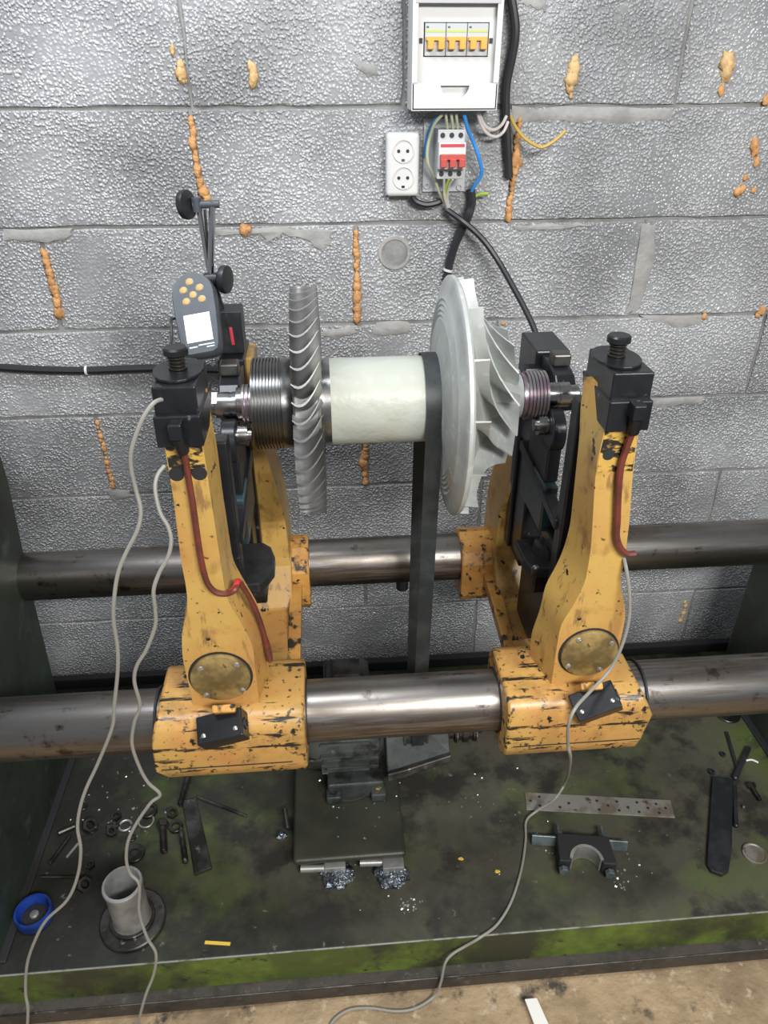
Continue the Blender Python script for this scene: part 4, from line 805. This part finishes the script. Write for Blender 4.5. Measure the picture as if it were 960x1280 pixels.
rod((133, 1034), (150, 1032), .005, 'short pin between the nuts left of the snap ring')
rod((246, 996), (308, 1020), .0035, 'thin rod right of the drilled flat bar')
rod((908, 915), (922, 962), .004, 'black rod forming the left arm of a V by the right end', m_blackpl)
rod((936, 934), (918, 974), .006, 'thicker black rod forming the right arm of a V by the right end', m_blackpl)
rod((918, 982), (920, 1034), .005, 'black rod lying along the right side of the dark flat bar', m_blackpl)
def flat(pxs, th, label, name, m, holes=(), cat='flat bar', z=0, hr=.008, rmax=None):
    P = [at(x, y, Z=z+th) for x, y in pxs]; t = thing(name, label, cat, (sum(p.x for p in P)/len(P), sum(p.y for p in P)/len(P), z))
    b = B(); b.prism([V((p.x, p.y, z)) for p in P], V((0, 0, th))); obj('bar', b, m, t, bevel=min(.002, th*.3))
    for x, y in holes:
        c = at(x, y, Z=z+th); b = B(); b.lathe((c.x, c.y, z+th-.0002), (0, 0, 1), [(0, hr), (.0005, hr)], 14); obj('hole', b, m_dark, t)
    return t
flat([(227, 1000), (245, 996), (265, 1084), (243, 1093)], .008, 'dark flat bar with two holes beside the ribbed stud', 'drilled_flat_bar', m_greasysteel, [(237, 1022), (251.5, 1081)])
flat([(891, 970), (917, 973), (915, 1060), (911, 1088), (903, 1093), (889, 1088), (884, 1080), (887, 1030)], .010, 'long black flat bar with a hole near its rounded end, right side of the bed', 'drilled_flat_bar', m_blackpl, [(898, 1085)], hr=.006)
hs = []
for k in range(9): hs += [(671+k*19.5, 998+k*1.75), (664+k*20, 1005+k*1.6) if k % 2 else (680+k*19, 1008+k*1.3)]
flat([(656, 990), (838, 1000), (844, 1022), (658, 1012)], .003, 'rust-spotted perforated metal strip above the half-round clamp', 'perforated_strip', m_rust, [(663, 1001), (674, 996), (675, 1007), (687, 1003), (700, 1009), (711, 1004), (746, 1001), (760, 1007), (771, 1002), (749, 1012), (774, 1013), (785, 1009), (796, 1003), (799, 1015), (810, 1010), (820, 1005), (824, 1016), (832, 1010)], 'metal strip', hr=.0032)
# half-round bearing clamp
c = at(725, 1062, Z=0); hc = thing('half_round_clamp', 'black half-round bearing clamp on a pale zinc strap with two studs', 'clamp', (c.x, c.y, 0))
Zc = .02; P0, P1 = at(665, 1047, Z=Zc), at(785, 1055, Z=Zc); ex = (P1-P0); Lc = ex.length; ex.normalize(); ey = V((-ex.y, ex.x, 0))
b = B(); b.obox((P0+P1)/2+V((0, 0, -.006)), (ex, (ey*.35+V((0, 0, .94))).normalized(), (ey*.94-V((0, 0, .35))).normalized()), (Lc/2, .011, .0025)); stp = obj('zinc_strap', b, m_zinc, hc, bevel=.001)
M0 = at(727, 1049, Z=Zc); N_ = 18; Ri = .030
pts = [(-.052, 0), (.052, 0), (.058, -.062), (Ri+.003, -.062)]+[((Ri)*cos(radians(a)), -.058+(Ri)*sin(radians(a))*1.05) for a in range(0, 181, 15)]+[(-Ri-.003, -.062), (-.054, -.062)]
b = B(); b.prism([M0+ex*x+ey*y+V((0, 0, -.019)) for x, y in pts], V((0, 0, .034))); obj('clamp_body', b, m_dark, hc, bevel=.002)
arc = [(radians(a)) for a in range(5, 176, 10)]
b = B(); b.loft([[M0+ex*r*cos(a)+ey*(-.058+r*sin(a)*1.05)+V((0, 0, z_)) for r, z_ in ((Ri-.003, -.019), (Ri+.003, -.019), (Ri+.003, .0175), (Ri-.003, .0175))] for a in arc]); obj('bearing_liner', b, m_lightsteel, hc, smooth=True)
for x in (-.045, .045):
    o_ = M0+ex*x; b = B(); b.lathe(o_+ey*(-.066)+V((0, 0, -.002)), ey, [(-.010, .010), (0, .010)], 6); obj('bolt_head', b, m_zinc, hc, bevel=.001)
    b = B(); b.lathe(o_+ey*.0, ey, [(0, .0045), (.030, .0045), (.031, .003)], 12); obj('stud', b, m_zinc, hc, smooth=True)
    b = B(); b.lathe(o_+ey*.004, ey, [(0, .008), (.007, .008)], 6); obj('nut', b, m_zinc, hc)
for x in (-.062, .06): b = B(); b.lathe(M0+ex*x+V((0, 0, -.001)), V((0, -.35, .9)), [(0, .004), (.003, .003)], 12); obj('rivet', b, m_screw, stp, smooth=True)
# right-hand odds and ends
washer(909, 893, .030, 'wide pale washer beneath the near bar at right', .36, m_greasysteel, .005)
c = at(943, 1068, Z=0); b = B(); b.lathe((c.x, c.y, 0), (0, 0, 1), [(0, .024), (.004, .024), (.005, .021), (.003, .019), (.003, .0005)], 32); obj('round_cap', b, m_rust, smooth=True, label='flat rusty disc near the right edge of the bed', cat='disc')
c = at(940, 953, Z=0); b = B(); b.tube([c+V((-.013, .004, .003)), c+V((0, .003, .005)), c+V((.012, -.004, .003))], .0022); obj('metal_shaving', b, m_paper, smooth=True, label='small pale curved shaving beside the black V of rods', cat='shaving')
c = at(929, 1010, Z=0); b = B(); b.blob(c+V((0, 0, .004)), .004, .004, .004, 3); obj('steel_ball', b, m_chrome, smooth=True, label='tiny bright steel ball right of the dark flat bar', cat='ball')
hexnut(889, 966, .008, 'black nut at the top corner of the dark flat bar', m_blackpl)
hexnut(903, 944, .007, 'tiny black nut inside the black V of rods', m_blackpl)
p0, p1 = at(256, 1178, Z=.002), at(288, 1180, Z=.002); b = B(); d = (p1-p0).normalized(); b.obox((p0+p1)/2, (d, V((-d.y, d.x, 0)), V((0, 0, 1))), ((p1-p0).length/2, .003, .0015)); obj('yellow_stick', b, m_yel, bevel=.0007, label='thin yellow stick lying near the front edge of the bed', cat='stick')
for px_, py_, lab in ((576, 1074, 'yellow chip on the bed, left of the pair'), (622, 1090, 'yellow chip on the bed, right of the pair near the trailing cable')):
    c = at(px_, py_, Z=0); b = B(); b.blob(c+V((0, 0, .0015)), .006, .004, .0016, px_, .6, 3, 9, 5); obj('paint_chip', b, m_yel, label=lab, cat='chip')
c0, c1 = at(663, 1248, Z=-.122), at(684, 1300, Z=-.122); d = (c1-c0).normalized(); s_ = V((-d.y, d.x, 0))
b = B(); hw = .0135; b.prism([c0+s_*hw*.8+d*.004, c0-s_*hw*.9, c1-s_*hw, c1+s_*hw], V((0, 0, .005))); obj('white_strip', b, m_paper, bevel=.001, label='white plastic strip on the earth floor at the bottom edge', cat='strip')
# fine metal crumbs scattered over the bed: beyond counting
b = B(); rnd = random.Random(5)
for (px_, py_, spx, n) in ((435, 1000, 60, 22), (510, 1130, 14, 26), (465, 1100, 50, 16), (770, 1085, 40, 14), (690, 1060, 60, 10), (600, 1000, 60, 14), (150, 1020, 60, 24), (780, 1108, 8, 10)):
    for k in range(n):
        x, y = rnd.gauss(px_, spx*.5), rnd.gauss(py_, spx*.35)
        if 365 < x < 510 and 955 < y < 1075: z = .0455
        else: z = 0
        c = at(x, y, Z=z)
        if c.y < -.81: continue
        r = rnd.uniform(.0006, .0016); u_ = V((rnd.uniform(-1, 1), rnd.uniform(-1, 1), rnd.uniform(-.3, .3))).normalized(); w_ = u_.orthogonal().normalized()
        b.obox(c+V((0, 0, r*.5)), (u_, w_, u_.cross(w_)), (r*1.4, r, r*.6))
obj('metal_crumbs', b, m_lightsteel, kind='stuff', label='pale metal crumbs and swarf scattered over the bed', cat='swarf')
